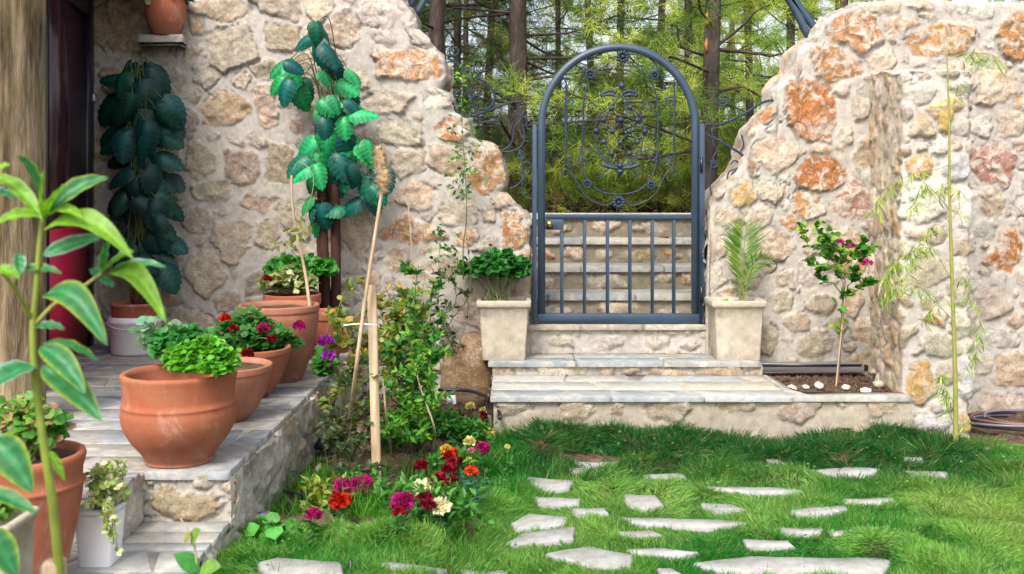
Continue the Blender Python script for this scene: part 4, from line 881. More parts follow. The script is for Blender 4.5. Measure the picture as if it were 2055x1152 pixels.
# hose coil
t = thing('hose_coil', 'coil of grey and reddish garden hose on the paving by the right wall', 'hose', (3.35, 6.5, 0)); mb = MB(); a = np.linspace(0, 2*np.pi*9, 500); k = a/(2*np.pi)
rr = .33+.035*np.sin(k*2.4)+.02*np.cos(k*5); pts = np.stack([3.38+rr*np.cos(a)*1.25+.03*np.sin(k*3), 6.42+rr*np.sin(a)*.7, .02+.009*(k % 5)+.010*np.sin(a*1.5+k)], 1)
tube(mb, pts[:250], .009, 6, lin('#7f8390')*.6); part('hose', mb, M['hose'], t); mb = MB(); tube(mb, pts[250:]+[0, .0, .006], .009, 6, lin('#86605c')*.6); part('hose', mb, M['hose'], t, label='reddish length of hose')
mb = MB(); tube(mb, smooth_poly([(3.3, 6.4, .09), (3.42, 6.6, .14), (3.55, 6.8, .2), (3.75, 6.85, .32)], 20), .011, 6, lin('#9aa0ad')*.8); part('hose', mb, M['hose'], t, label='loose grey end of the hose')
mb = MB(); tube(mb, smooth_poly([P(880, 782, 6.5), P(940, 784, 6.45), P(985, 800, 6.2), P(1000, 822, 5.95), P(1003, 840, 5.85)], 24), .012, 8); solo('drip_hose', mb, M['black'], P(940, 790, 6.4), 'black irrigation pipe curving round the landing corner in the bed', 'hose')
mb = MB(); g = [gpix(a, b, .03) for a, b in ((560, 985), (600, 992), (630, 1008), (650, 1020))]; tube(mb, smooth_poly(g, 16), .009, 8); solo('drip_hose', mb, M['black'], g[0], 'short black irrigation pipe in the grass by the terrace edge', 'hose')
# bed spotlight
def spot(px, py, label, sc=1.0):
    g = gpix(px, py); t = thing('garden_spotlight', label, 'spotlight', g); z = g[2]
    mb = MB(); tube(mb, [g+[0, 0, -.02], g+[0, 0, .1*sc]], [.004, .008], 8); part('spike', mb, M['black'], t)
    mb = MB(); n = nrm(np.array([.5, -.5, .35])); tube(mb, [g+[0, 0, .06*sc]-n*.045*sc, g+[0, 0, .06*sc]+n*.01, g+[0, 0, .06*sc]+n*.05*sc], np.array([.02, .034, .045])*sc, 16); part('lamp_head', mb, M['black'], t)
spot(645, 915, 'black spotlight on a spike against the terrace edge')
mb = MB(); g = gpix(704, 1150); tube(mb, [g, g+[0, 0, .02], g+[0, 0, .022], g+[0, 0, .045]], [.009, .009, .006, .006], 10); solo('sprinkler_head', mb, M['black'], g, 'small black sprinkler head poking up at the lower edge', 'sprinkler')
g = gpix(530, 1048); t = thing('solar_light', 'little white box light in the grass by the end of the terrace edge', 'light', g); mb = MB(); box(mb, g+[-.03, -.04, -.01], g+[.035, .035, .035], None, .006, .5); part('housing', mb, M['white'], t, smooth=False); mb = MB(); box(mb, g+[-.02, -.03, .0362], g+[.025, .025, .039], None, .001, .5); part('panel', mb, M['alu'], t, smooth=False)
g = gpix(906, 758); g[1] = 6.5; g[2] = .16; g[0] = (906-CX)/F*6.5; t = thing('solar_light', 'little white light low on the wall foot beside the boulder', 'light', g); mb = MB(); box(mb, g+[-.03, -.02, -.03], g+[.03, .02, .03], None, .006); part('housing', mb, M['white'], t, smooth=False); mb = MB(); box(mb, g+[-.02, -.024, -.02], g+[.012, -.0205, .012], None, .001); part('panel', mb, M['alu'], t, smooth=False)

# ------------------------------------------------------------------ the gate
GD = 6.99; SG = F/GD
def G2(px, py, dy=0): return np.array([(px-CX)/SG, GD+dy, EYE-(py-HY)/SG])
def gpts(l, dy=0): return np.array([G2(a, b, dy) for a, b in l])
t = thing('garden_gate', 'arched blue grey iron gate with scrollwork above and upright bars below', 'gate', G2(1240, 650))
def gbar(mb, x0, y0, x1, y1, dep=.02, dy=0, bev=.003):
    a = G2(x0, y1, dy); b = G2(x1, y0, dy); box(mb, (a[0], GD+dy-dep, a[2]), (b[0], GD+dy+dep, b[2]), None, bev)
mb = MB(); gbar(mb, 1068, 250, 1077, 650, .028); part('gate_post', mb, M['iron'], t, smooth=False)
mb = MB(); gbar(mb, 1402, 250, 1413, 650, .028); part('gate_post', mb, M['iron'], t, smooth=False)
mb = MB()   # leaf frame with arch: rectangular section swept
def sweep_rect(mb, path, wd, dep, dy=0):
    p = np.array(path); tan = nrm(np.gradient(p, axis=0)); nv = np.stack([-tan[:, 2], 0*tan[:, 0], tan[:, 0]], 1); D = np.array([0, 1, 0])
    R4 = np.stack([p-nv*wd/2-D*dep/2, p+nv*wd/2-D*dep/2, p+nv*wd/2+D*dep/2, p-nv*wd/2+D*dep/2], 1)+D*dy; k = len(p); V = R4.reshape(-1, 3)
    a = np.arange(k-1)[:, None]*4+np.arange(4); b = np.arange(k-1)[:, None]*4+(np.arange(4)+1) % 4
    mb.add(V, np.concatenate([np.stack([a, b, b+4, a+4], -1).reshape(-1, 4), [[3, 2, 1, 0]], [[4*k-4, 4*k-3, 4*k-2, 4*k-1]]]))
cxg, cyg, rx, ry = 1241, 253, 154.5, 158
a = np.linspace(np.pi, 0, 60); arch = [(cxg+rx*math.cos(q), cyg-ry*math.sin(q)) for q in a]
path = gpts([(1086.5, 636)]+arch+[(1395.5, 636)]); sweep_rect(mb, path, 15/SG, .036)
gbar(mb, 1079, 629, 1403, 650, .0185); gbar(mb, 1094.5, 430, 1388, 440, .0175); part('leaf_frame', mb, M['iron'], t, smooth=False)
for x in (1173, 1219, 1264, 1309, 1352): mb = MB(); gbar(mb, x-3.4, 440.1, x+3.4, 628.9, .011); part('upright_bar', mb, M['iron'], t, smooth=False)
mb = MB(); gbar(mb, 1124, 462.5, 1131, 628.9, .011); part('upright_bar', mb, M['iron'], t, smooth=False)
mb = MB(); gbar(mb, 1094.6, 440.2, 1131, 461, .022); lb = part('lock_box', mb, M['iron'], t, smooth=False)
mb = MB(); c = G2(1102, 449); tube(mb, [c+[0, -.024, 0], c+[0, -.034, 0], c+[0, -.036, 0], c+[0, -.06, 0]], [.012, .012, .022, .018], 16); part('knob', mb, M['brass'], lb)
for py in (330, 588): mb = MB(); c = G2(1406, py); tube(mb, [c+[0, -.034, -.05], c+[0, -.034, .05]], .011, 10); part('hinge', mb, M['frame'], t)
def rosette(mb, c, r=.05, n=10):
    c = np.array(c); d0 = .006
    for k in range(n):
        a = 2*np.pi*k/n; dr = np.array([math.cos(a), 0, math.sin(a)]); tube(mb, [c+dr*r*.3+[0, -.012, 0], c+dr*r*.62+[0, -.02, 0], c+dr*r*.95+[0, -.008, 0]], [r*.1, r*.24, r*.12], 6)
    tube(mb, [c+[0, -.03, 0], c+[0, -.02, 0], c+[0, .004, 0]], [r*.12, r*.28, r*.3], 10)
    tube(mb, [c+[0, .0, 0], c+[0, .008, 0]], [r*.75, r*.75], 14)
for px, py, r_ in [(1249, 115, .05), (1184, 150, .042), (1313, 152, .038), (1178, 370, .038), (1306, 372, .036), (1241, 406, .05)]:
    mb = MB(); rosette(mb, G2(px, py, -.01), r_); part('rosette', mb, M['wire'], t)
def spiral(c, r0, r1, a0, turns, n=28):
    a = np.linspace(0, 1, n); return [(c[0]+(r0+(r1-r0)*q)*math.cos(a0+turns*2*np.pi*q), c[1]-(r0+(r1-r0)*q)*math.sin(a0+turns*2*np.pi*q)) for q in a]
W = .0055
def wire(mb, l, r=W, n=40, dy=0, tw=False):
    p = smooth_poly(gpts(l, dy), n)
    if tw:
        L = np.concatenate([[0], np.cumsum(np.linalg.norm(np.diff(p, axis=0), axis=1))]); k = int(L[-1]/.006); q = np.linspace(0, L[-1], k); p = np.stack([np.interp(q, L, p[:, i]) for i in range(3)], 1)
        tan = nrm(np.gradient(p, axis=0)); nv = np.stack([-tan[:, 2], 0*tan[:, 0], tan[:, 0]], 1)
        for ph in (0, np.pi): tube(mb, p+(np.cos(q*130+ph)[:, None]*nv+np.sin(q*130+ph)[:, None]*np.array([0, 1, 0]))*r*.7, r*.75, 5)
    else: tube(mb, p, r, 6)
mb = MB()
ring = [(1249+78*1.0*math.cos(q), 308-1*98*math.sin(q)) for q in np.linspace(np.pi*.62, np.pi*2.38, 30)]
wire(mb, [(1222, 128), (1190, 150), (1172, 195), (1170, 260), (1168, 320), (1175, 355), (1200, 382), (1240, 390), (1282, 382), (1308, 355), (1318, 320), (1320, 260), (1318, 195), (1300, 155), (1268, 128)])
wire(mb, [(1242, 98), (1205, 108), (1178, 130), (1160, 170)]); wire(mb, [(1254, 98), (1290, 108), (1320, 135), (1336, 180)])
wire(mb, [(1135, 330), (1135, 280), (1138, 200), (1136, 165), (1130, 158), (1126, 166), (1130, 178), (1136, 172)]); wire(mb, [(1352, 340), (1352, 280), (1354, 200), (1352, 165), (1358, 158), (1362, 166), (1358, 178)])
for s_ in (-1, 1):
    f = lambda l: [(1243+s_*(x-1243), y) for x, y in l]
    wire(mb, f([(1300, 402), (1318, 385), (1336, 350), (1348, 340), (1358, 344), (1354, 354)])); wire(mb, f([(1243, 396), (1270, 412), (1300, 402)]))
    wire(mb, f(spiral((1345, 205), 12, 4, 0, 1.4))); wire(mb, f([(1320, 300), (1330, 330), (1344, 328), (1346, 316), (1338, 314)])); wire(mb, f([(1248, 334), (1268, 326), (1290, 305), (1308, 300), (1318, 312), (1310, 322), (1300, 316)]))
    wire(mb, f([(1248, 200), (1262, 215), (1284, 232), (1292, 262), (1286, 300), (1270, 318), (1250, 336)])); wire(mb, f([(1248, 330), (1275, 345), (1280, 360)]))
    wire(mb, f([(1249, 188), (1260, 182), (1274, 186), (1280, 192), (1266, 190), (1252, 192)]), .010, 20)
    wire(mb, f([(1288, 215), (1298, 205), (1306, 212), (1300, 222)]))
wire(mb, [(1136, 165), (1134, 230), (1136, 290), (1134, 335)], .0045, 20, 0, True); wire(mb, [(1353, 165), (1353, 230), (1353, 290), (1352, 345)], .0045, 20, 0, True)
wire(mb, [(1172, 195), (1171, 230), (1171, 290)], .0045, 20, .003, True); wire(mb, [(1318, 195), (1320, 230), (1320, 290)], .0045, 20, .003, True)
part('scrollwork', mb, M['wire'], t)
mb = MB(); st = [(1227, 218), (1264, 216), (1211, 241), (1245, 241), (1279, 241), (1196, 263), (1228, 264), (1262, 264), (1294, 264), (1211, 285), (1245, 286), (1279, 285), (1227, 308), (1263, 308), (1244, 333)]
for i_, p in enumerate(st):
    for q in st[i_+1:]:
        if 20 < math.hypot(p[0]-q[0], p[1]-q[1]) < 34 and abs(p[1]-q[1]) > 8: wire(mb, [p, q], .0045, 2, 0)
wire(mb, [(1227, 218), (1244, 190)], .0045, 2); wire(mb, [(1264, 216), (1248, 190)], .0045, 2)
for px, py in st: c = G2(px, py, -.008); tube(mb, [c+[0, -.016, 0], c+[0, -.006, 0], c+[0, .008, 0]], [.008, .021, .018], 8)
c = G2(1244, 345, -.01); tube(mb, [c+[0, 0, -.035], c+[0, 0, -.01], c, c+[0, 0, .02]], [.004, .018, .034, .01], 8); c = G2(1248, 172); tube(mb, [c+[0, 0, .03], c+[0, 0, .012], c, c+[0, 0, -.03]], [.005, .018, .026, .008], 8)
wire(mb, [(1206, 330), (1225, 336), (1244, 338), (1266, 336), (1284, 330)], .013, 16)
part('lattice_motif', mb, M['wire'], t)
# scroll railings left and right of the gate
t = thing('scroll_railing', 'twisted wrought iron scrolls between the broken left wall and the gate', 'railing', G2(990, 400))
mb = MB()
for l, tw in [(spiral((912, 102), 4, 12, 4.2, -1.3)+[(900, 118)], 0), ([(900, 118), (930, 135), (965, 160), (985, 175), (993, 195), (985, 214), (965, 220), (950, 212), (947, 200), (955, 192), (965, 198)], 1),
              ([(945, 205), (945, 188), (930, 180), (912, 192), (909, 212), (925, 230), (945, 233), (985, 220), (1020, 207), (1042, 205), (1053, 216), (1048, 230), (1036, 230), (1034, 222)], 1),
              ([(1002, 252), (998, 242), (975, 244), (955, 250), (950, 240), (958, 232), (965, 238)], 0), ([(1066, 262), (1056, 255), (1058, 240), (1048, 233), (1044, 242), (1032, 255), (1025, 290), (1000, 305)], 0),
              ([(1050, 250), (1052, 280), (1040, 298), (1015, 305), (1002, 300)], 0), (spiral((1045, 312), 3, 9, 0, 1.3)+[(1050, 340), (1030, 350)], 0), ([(1066, 330), (1055, 325), (1046, 335), (1052, 350), (1040, 370), (1020, 380)], 0), (spiral((1010, 322), 3, 9, 2, 1.2), 0), ([(1066, 400), (1050, 390), (1050, 360), (1062, 345)], 0)]: wire(mb, l, .0075 if tw else .0058, 40, 0, bool(tw))
part('scrollwork', mb, M['wire'], t)
t = thing('scroll_railing', 'twisted wrought iron scrolls between the gate and the right sloping wall', 'railing', G2(1480, 400))
mb = MB()
for l, tw in [([(1415, 250), (1450, 248), (1490, 230), (1530, 206), (1552, 202), (1566, 212), (1564, 226), (1552, 228), (1548, 220)], 1), ([(1413, 268), (1440, 280), (1470, 298), (1490, 312), (1502, 335), (1500, 350)], 1),
              (spiral((1450, 200), 4, 12, 0, -1.4), 0), ([(1500, 350), (1480, 342), (1468, 350), (1470, 362), (1478, 358)], 0), ([(1470, 372), (1460, 360), (1464, 344), (1478, 338), (1482, 328), (1474, 322), (1466, 330)], 0), (spiral((1432, 330), 3, 9, 0, 1.4), 0),
              ([(1428, 256), (1432, 290), (1440, 300), (1430, 320), (1424, 360), (1430, 400), (1440, 410), (1446, 400), (1440, 392), (1430, 402), (1426, 430), (1434, 445), (1442, 438), (1436, 430)], 0), ([(1413, 486), (1456, 486)], 0), ([(1418, 420), (1422, 460), (1430, 482), (1440, 478), (1438, 468), (1430, 470)], 0), ([(1488, 270), (1492, 290), (1486, 304)], 0)]: wire(mb, l, .0075 if tw else .0058, 40, -.0, bool(tw))
part('scrollwork', mb, M['wire'], t)
# big arch of two tubes over the gate
t = thing('entrance_arch', 'large double tube iron arch springing from both walls above the gate', 'arch', G2(1240, 60, .15))
for ins, lab in ((0, None), (26, None)):
    mb = MB(); l = [(806-ins*-1.0, 22), (862+ins*.5, -50+ins*.3), (960, -118+ins), (1100, -166+ins), (1240, -180+ins), (1390, -160+ins), (1510, -96+ins*.9), (1592-ins*.2, -20+ins*.2), (1657-ins*.9, 66+ins*.1)]
    sweep_rect(mb, smooth_poly(gpts(l, .12), 60), .045, .04); part('arch_tube', mb, M['iron'], t, smooth=False)

# ------------------------------------------------------------------ plants
GREEN = lin('#3f7d2a')*.8; LIME = lin('#8fae3e')*.85; DGREEN = lin('#1f4f38')*.6
def twiggy(mb, lv, base, tip, r0, r1, nl, lsz, col, tpl=LEAF, wob=.03, start=.2, spread=.8, lw=1.0, droop=0.0, scol=None, var=.3):
    base = np.array(base, float); tip = np.array(tip, float); L = np.linalg.norm(tip-base)
    k = 8; t = np.linspace(0, 1, k)[:, None]; p = base+(tip-base)*t; p[1:-1] += rng.normal(0, wob*L, (k-2, 3)); p = smooth_poly(p, 16)
    if mb is not None: tube(mb, p, [r0, r1], 5, scol if scol is not None else lin('#6f7a48')*.7)
    if nl:
        q = rng.uniform(start, 1, nl); i = np.clip((q*(len(p)-1)).astype(int), 0, len(p)-1); pos = p[i]; d = rdir(nl, -.5, .9); ax = nrm(tip-base)
        d = nrm(d*spread+ax*.45+np.array([0, 0, -droop])); up = nrm(rdir(nl, .1, 1)+np.array([0, -.3, .4])); sz = lsz*rng.uniform(.55, 1.2, nl)
        scatter(lv, tpl, pos, d, up, sz, vary(col, nl, var, .12) if np.asarray(col).ndim == 1 else col[rng.integers(len(col), size=nl)]*rng.uniform(1-var, 1+var, (nl, 1)), sz*lw)
    return p
def petal_ball(mb, c, r, col, n=70, flat=.7):
    d = rdir(n, -.3, 1); pos = np.array(c)+d*r*.35*np.array([1, 1, flat]); scatter(mb, RUF, pos, d*np.array([1, 1, flat])+rng.normal(0, .15, (n, 3)), rdir(n), r*rng.uniform(.55, .8, n), vary(col, n, .3, .08), r*rng.uniform(.5, .8, n))
RUF = leaf_tpl(.5, 3, .3, .1, 'round', .12)
RUFL = leaf_tpl(.55, 4, .2, .2, 'round', .07)
def geranium(name, label, cat, c, rx, ry, rz, n, lsz, col, flowers=(), stems=14, zoff=0.0, group=None, tpl=RUFL):
    t = thing(name, label, cat, c, group); c = np.array(c, float); st = MB(); lv = MB()
    cl = rdir(26, -.15, 1)*np.array([rx, ry, rz])*rng.uniform(.5, .92, (26, 1))+[0, 0, zoff]
    for k in range(min(stems, 26)): tube(st, smooth_poly([c+[rng.normal(0, rx*.2), rng.normal(0, ry*.2), -.015], c+cl[k]*[.5, .5, .45], c+cl[k]], 8), [.005, .003], 5, lin('#7c8450')*.7)
    k = rng.integers(26, size=n); d = rdir(n, -.2, 1); pos = c+cl[k]+d*min(rx, rz)*.42*rng.uniform(.3, 1.1, (n, 1))
    sz = lsz*rng.uniform(.6, 1.15, n); scatter(lv, tpl, pos, nrm(d*[1, 1, .3]+rng.normal(0, .35, (n, 3))), nrm(d+[0, -.3, .6]), sz, vary(col, n, .35, .12) if np.asarray(col).ndim == 1 else col[rng.integers(len(col), size=n)]*rng.uniform(.7, 1.25, (n, 1)), sz)
    part('stems', st, M['stem'], t); part('leaves', lv, M['leaf'], t, smooth=False)
    for f in flowers:
        fc = np.array(f[0]); mb = MB(); petal_ball(mb, fc, f[1], f[2]); part('flower_head', mb, M['petal'], t)
        mb = MB(); tube(mb, smooth_poly([c, (c+fc)/2+[0, 0, .02], fc], 8), [.003, .002], 5, lin('#7c9450')*.7); part('flower_stalk', mb, M['stem'], t)
    return t
MAG = lin('#b0206e')*.9; PUR = lin('#a63bb8')*.9; REDF = lin('#8f1026')*.9; SCAR = lin('#c02418')*.9; YEL = lin('#e0b53c')*.9; CREAM = lin('#efe6c2')*.95; PALEY = lin('#e6d98c')*.95; CRIM = lin('#8c1230')*.9; ORG = lin('#d84a1e')
def top(k, dx=0, dy=0, dz=-.03): return POT[k]+np.array([dx, dy, dz])
geranium('parsley_geranium', 'bright green ruffled leaves hanging over the rim of the largest round pot', 'plant', P(412, 733, 3.82), .125, .10, .09, 2800, .024, lin('#5aa022')*.9)
geranium('geranium', 'darker green leaves spreading from behind the bright ruffled bunch in the largest round pot', 'plant', P(365, 705, 4.1), .12, .07, .09, 420, .042, lin('#3c8a3a')*.8)
geranium('ivy_plant', 'pale sprawling sprigs at the back left of the largest round pot', 'plant', P(318, 690, 4.15), .13, .05, .10, 110, .042, np.array([lin('#6aa07a')*.8, lin('#94b08a')*.8, lin('#4f8a4a')*.8]), stems=10)
geranium('geranium', 'leafy geranium with dark red and magenta heads in the wide bowl', 'plant', P(500, 690, 5.25), .155, .12, .17, 620, .045, lin('#3f8030')*.8, [(P(528, 660, 5.1), .038, MAG), (P(495, 712, 4.88), .036, REDF), (P(452, 640, 4.95), .03, SCAR), (P(545, 682, 4.9), .028, REDF), (P(470, 660, 4.85), .026, REDF)], 18)
geranium('geranium', 'leafy clump with one magenta head rising against the side of the tall tapered pot', 'plant', P(572, 695, 5.3), .07, .06, .06, 110, .04, lin('#3f8030')*.8, [(P(600, 655, 5.3), .036, MAG)], 6)
geranium('geranium', 'geranium with two bright violet heads tucked behind the tall tapered pot', 'plant', P(652, 745, 5.4), .05, .07, .12, 190, .045, lin('#44832f')*.8, [(P(655, 686, 4.75), .042, PUR), (P(660, 714, 4.75), .036, PUR)], 8)
geranium('ivy_plant', 'cream edged variegated ivy in the pots at the back of the row', 'plant', P(575, 580, 6.28), .19, .12, .12, 420, .05, np.array([lin('#c9c69a')*.8, lin('#8a9c52')*.8, lin('#a8a860')*.8, lin('#6f8f4a')*.8]), [(P(537, 560, 6.15), .03, REDF)], 16)
geranium('geranium', 'green geranium bushes rising behind the cream edged ivy', 'plant', P(605, 550, 6.5), .25, .1, .12, 520, .055, lin('#3f8a2c')*.85, (), 16)
geranium('geranium', 'bushy dark green geranium with a single dry flower stalk in the left box planter', 'plant', P(1000, 607, 6.76), .25, .13, .12, 1300, .05, lin('#2f7a2a')*.75, [(P(984, 492, 6.7), .012, CRIM)], 26, zoff=.20)
geranium('small_weed', 'low yellowish green leaves on the soil at the left of the right box planter', 'plant', P(1452, 610, 6.72), .04, .04, .02, 60, .025, LIME, (), 4)
geranium('sedum_plant', 'fleshy green sedum with pinkish tips in the biggest foreground pot', 'plant', POT['p7']+[.0, 0, -.02], .115, .1, .11, 900, .033, np.array([lin('#5d9a30')*.85, lin('#7fae3c')*.85, lin('#4c8a2c')*.85, lin('#b58a6a')*.8]), (), 24, zoff=.07)
geranium('succulent', 'small green shoots in the pale beige pot at the lower left corner', 'plant', LP+[0, 0, .02], .05, .05, .05, 90, .03, lin('#7fae4c')*.8, (), 8)
geranium('shelf_plant', 'trailing green plant spilling from the red pot on the ledge', 'plant', P(330, 0, 6.78), .17, .12, .10, 380, .05, np.array([lin('#5f8f3c')*.7, lin('#94a85c')*.8, lin('#3f7a3a')*.7]), (), 16)
for q in ((365, 28), (300, 10)): pass
# variegated creeper
t = thing('variegated_creeper', 'cream and green trailing creeper overflowing the small white planter', 'plant', WB); st = MB(); lv = MB()
VC = np.array([lin('#c8cf94')*.85, lin('#8fb04e')*.85, lin('#a9bd62')*.85, lin('#e0dcb8')*.85])
for k in range(26):
    tip = P(rng.uniform(165, 270), rng.uniform(925, 1010), 3.3+rng.uniform(-.12, .1)); b = WB+[rng.uniform(-.03, .04), rng.uniform(-.03, .03), 0]
    p = smooth_poly([b, b+(tip-b)*.4+[0, 0, .08], tip], 12); tube(st, p, .0022, 4, lin('#8a7a58')); m = 24; i = rng.integers(2, len(p), m); scatter(lv, LEAF_R, p[i]+rng.normal(0, .005, (m, 3)), rdir(m), rdir(m, .2, 1), .026, VC[rng.integers(4, size=m)]*rng.uniform(.75, 1.2, (m, 1)), .022)
for k in range(5):
    p = smooth_poly([WB+[.03, -.03, 0], P(212+k*3, 1010, 3.2), P(208+k*7, 1050+k*14, 3.17)], 12); tube(st, p, .002, 4, lin('#8a7a58')); m = 26; i = rng.integers(2, len(p), m); scatter(lv, LEAF_R, p[i], rdir(m), rdir(m, .2, 1), .02, VC[rng.integers(4, size=m)], .018)
part('stems', st, M['stem'], t); part('leaves', lv, M['leaf'], t, smooth=False)

# artificial split-leaf plants on the wall
def bigleaf():
    V = []; Fq = []; t = np.array([0, .06, .13, .22, .30, .38, .47, .55, .63, .72, .8, .88, .95, 1.0]); n = len(t)-1
    out = np.array([.12, .34, .50, .56, .50, .55, .46, .50, .40, .40, .28, .24, .10, .01]); back = np.array([-.12, -.13, -.07, .02, -.03, .05, -.02, .05, -.01, .05, 0, .03, 0, 0]); Mu = []
    for i, a in enumerate(t):
        z = -.75*a*a; e = out[i]; V += [[-e, a+back[i], z-.9*e*e], [-e*.5, a+back[i]*.4, z-.12*e], [0, a, z-.012], [e*.5, a+back[i]*.4, z-.12*e], [e, a+back[i], z-.9*e*e]]
        k = 1.25 if i % 2 else .78; Mu += [k*.95, k, 1.7, k, k*.95]
    for i in range(n):
        for j in range(4): b = i*5+j; Fq.append([b, b+1, b+6, b+5])
    return np.array(V), [np.array(Fq)], np.array(Mu)
BIG = bigleaf()
M['biggloss'] = m_leaf('artificial_leaf', .42, .05, .25)
def fake_plant(label, base, leaves, trunks, size, col, stemz, loc):
    t = thing('artificial_plant', label, 'artificial plant', loc); st = MB(); tr = MB()
    for a, b, r in trunks: tube(tr, smooth_poly([a, (a+b)/2+[rng.normal(0, .01), 0, 0], b], 20), [r*1.1, r], 12)
    part('trunk', tr, M['trunkb'], t)
    lf = MB()
    for (px, py, ang, sc, root) in leaves:
        d = DW-.2-rng.uniform(0, .3); c = P(px, py, d); r0 = np.array([base[0]+rng.normal(0, .025), base[1]+rng.normal(0, .02), root]); a = R(ang)
        dr = np.array([math.cos(a), -.45+rng.uniform(-.35, .3), math.sin(a)]); dr = nrm(dr); L = size*sc*.86
        b = c-dr*L*.45; mid = np.array([(r0[0]*.65+b[0]*.35), (r0[1]+b[1])/2, max(r0[2], b[2])*.6+b[2]*.4+.04]); r0[1] += .07; r0[0] += rng.normal(0, .015); tube(st, smooth_poly([r0, mid, b], 14), [.004, .0025], 5, lin('#5a7038')*.5)
        scatter(lf, BIG, [b], [dr], [nrm(np.array([rng.normal(0, .45), -.75+rng.uniform(-.3, .3), .6]))], L, vary(col[rng.integers(len(col))], 1, .2, .08), L*rng.uniform(.75, 1.0))
    part('leaf_stalks', st, M['stem'], t); part('leaves', lf, M['biggloss'], t)
M['trunkb'] = m_simple('brown_trunk', lin('#4a2f2a')*.8, .8, nscale=20, nv=.35, bmp=.8, bsc=25, bdist=.01, stretch=(1, 1, .25), spec=.2)
DK = [lin('#154a48')*.42, lin('#1c5a4a')*.4, lin('#10403e')*.4, lin('#205f5a')*.42]
lA = []
for px, py, ang, s_ in [(245, 150, -120, 1.2), (320, 160, -60, 1.25), (262, 185, -110, 1.05), (215, 215, -140, 1.1), (300, 200, -80, 1.1), (340, 215, -50, 1.0), (220, 255, -160, 1.0), (310, 240, -60, 1.1), (275, 225, -100, 1.1), (350, 245, -30, .8), (230, 275, -170, 1.0), (330, 270, -20, .9),
                        (235, 310, -175, .9), (330, 315, -10, .9), (290, 330, -70, .8), (240, 345, -165, .9), (310, 350, -70, .9), (345, 360, -25, .7), (225, 390, -150, 1.0), (285, 390, -90, 1.0), (330, 395, -40, .9), (250, 415, -110, .9), (300, 420, -80, .8), (345, 415, -30, .8), (235, 445, -150, .9), (330, 450, -20, .8), (345, 485, -15, .8), (320, 510, -20, .8), (335, 545, -45, 1.0), (300, 550, -60, .8), (225, 480, -160, .8), (270, 300, -100, .8), (260, 460, -100, .8), (315, 470, -60, .8), (240, 520, -130, .7)]:
    lA.append((px, py, ang, s_, max(BUCK[2]+.02, wz(py)-.45)))
for k in range(60):
    yy = rng.uniform(140, 545); xx = 280+rng.uniform(-1, 1)*(42 if yy > 330 else 50); lA.append((xx, yy, -90+(xx-280)*1.2+rng.normal(0, 30), rng.uniform(.6, 1.1), max(BUCK[2]+.02, wz(yy)-.4)))
fake_plant('tall dark green artificial big leaf plant standing in the white bucket by the door', (BUCK[0], BUCK[1]), lA, [(BUCK, np.array([BUCK[0]+.01, 6.8, wz(240)]), .022), (BUCK+[.03, .02, 0], np.array([BUCK[0]+.04, 6.78, wz(330)]), .015)], .215, DK, None, BUCK)
BR2 = [lin('#1f8a4c')*.75, lin('#27965a')*.75, lin('#2a9a58')*.7, lin('#12504a')*.6, lin('#1b6a50')*.65, lin('#16605a')*.6]
for px, py, ang, s_ in list(lA)[:0]: pass
lB = []
for px, py, ang, s_ in [(612, 75, -160, .8), (648, 75, -60, 1.0), (630, 100, -90, 1.0), (660, 100, -40, .9), (640, 60, -70, .8), (565, 125, -165, .9), (590, 140, -40, .8), (570, 175, -110, .9), (600, 190, -60, .9), (665, 140, -70, .8), (690, 170, -20, .8), (700, 195, -60, .8), (655, 225, -20, .9), (700, 240, -70, .9), (720, 222, 20, .9), (690, 215, -50, .8),
                        (620, 295, -140, .9), (655, 285, -90, 1.0), (700, 290, -70, 1.1), (740, 300, -30, .9), (600, 325, -150, .9), (640, 330, -80, 1.0), (685, 325, -60, 1.0), (720, 340, -60, .9), (782, 345, -60, 1.0), (735, 370, -100, 1.0), (755, 395, -50, .9), (705, 405, -160, .9), (645, 432, -85, .9), (610, 405, -140, .7), (665, 365, -80, .9), (620, 360, -110, .8), (655, 260, -60, .8)]:
    lB.append((px, py, ang, s_, wz(py)-.22 if py < 260 else wz(430)))
tb = P(655, 690, 6.62)[0]
for px, py, ang, s_ in list((q[0]+rng.normal(0, 14), q[1]+rng.normal(0, 14), q[2]+rng.normal(0, 30), q[3]*.85) for q in lB if q[1] > 130): lB.append((px, py, ang, s_, wz(430)))
fake_plant('bright green artificial big leaf plant with twin brown trunks against the wall', (P(655, 300, 6.7)[0], 6.72), lB, [(np.array([tb+.015, 6.62, TZ]), P(640, 250, 6.72), .03), (np.array([tb+.06, 6.62, TZ]), P(672, 370, 6.7), .032), (np.array([tb-.02, 6.64, TZ]), P(636, 400, 6.7), .02)], .2, BR2, None, (tb, 6.62, TZ))
part('base_pot', (lambda mb: lathe(mb, [(.001, 0), (.12, 0), (.15, .2), (.14, .2), (.13, .15), (.001, .15)], (tb+.03, 6.6, TZ), 24))(MB()), M['terracotta2'], bpy.data.objects['artificial_plant.001'])

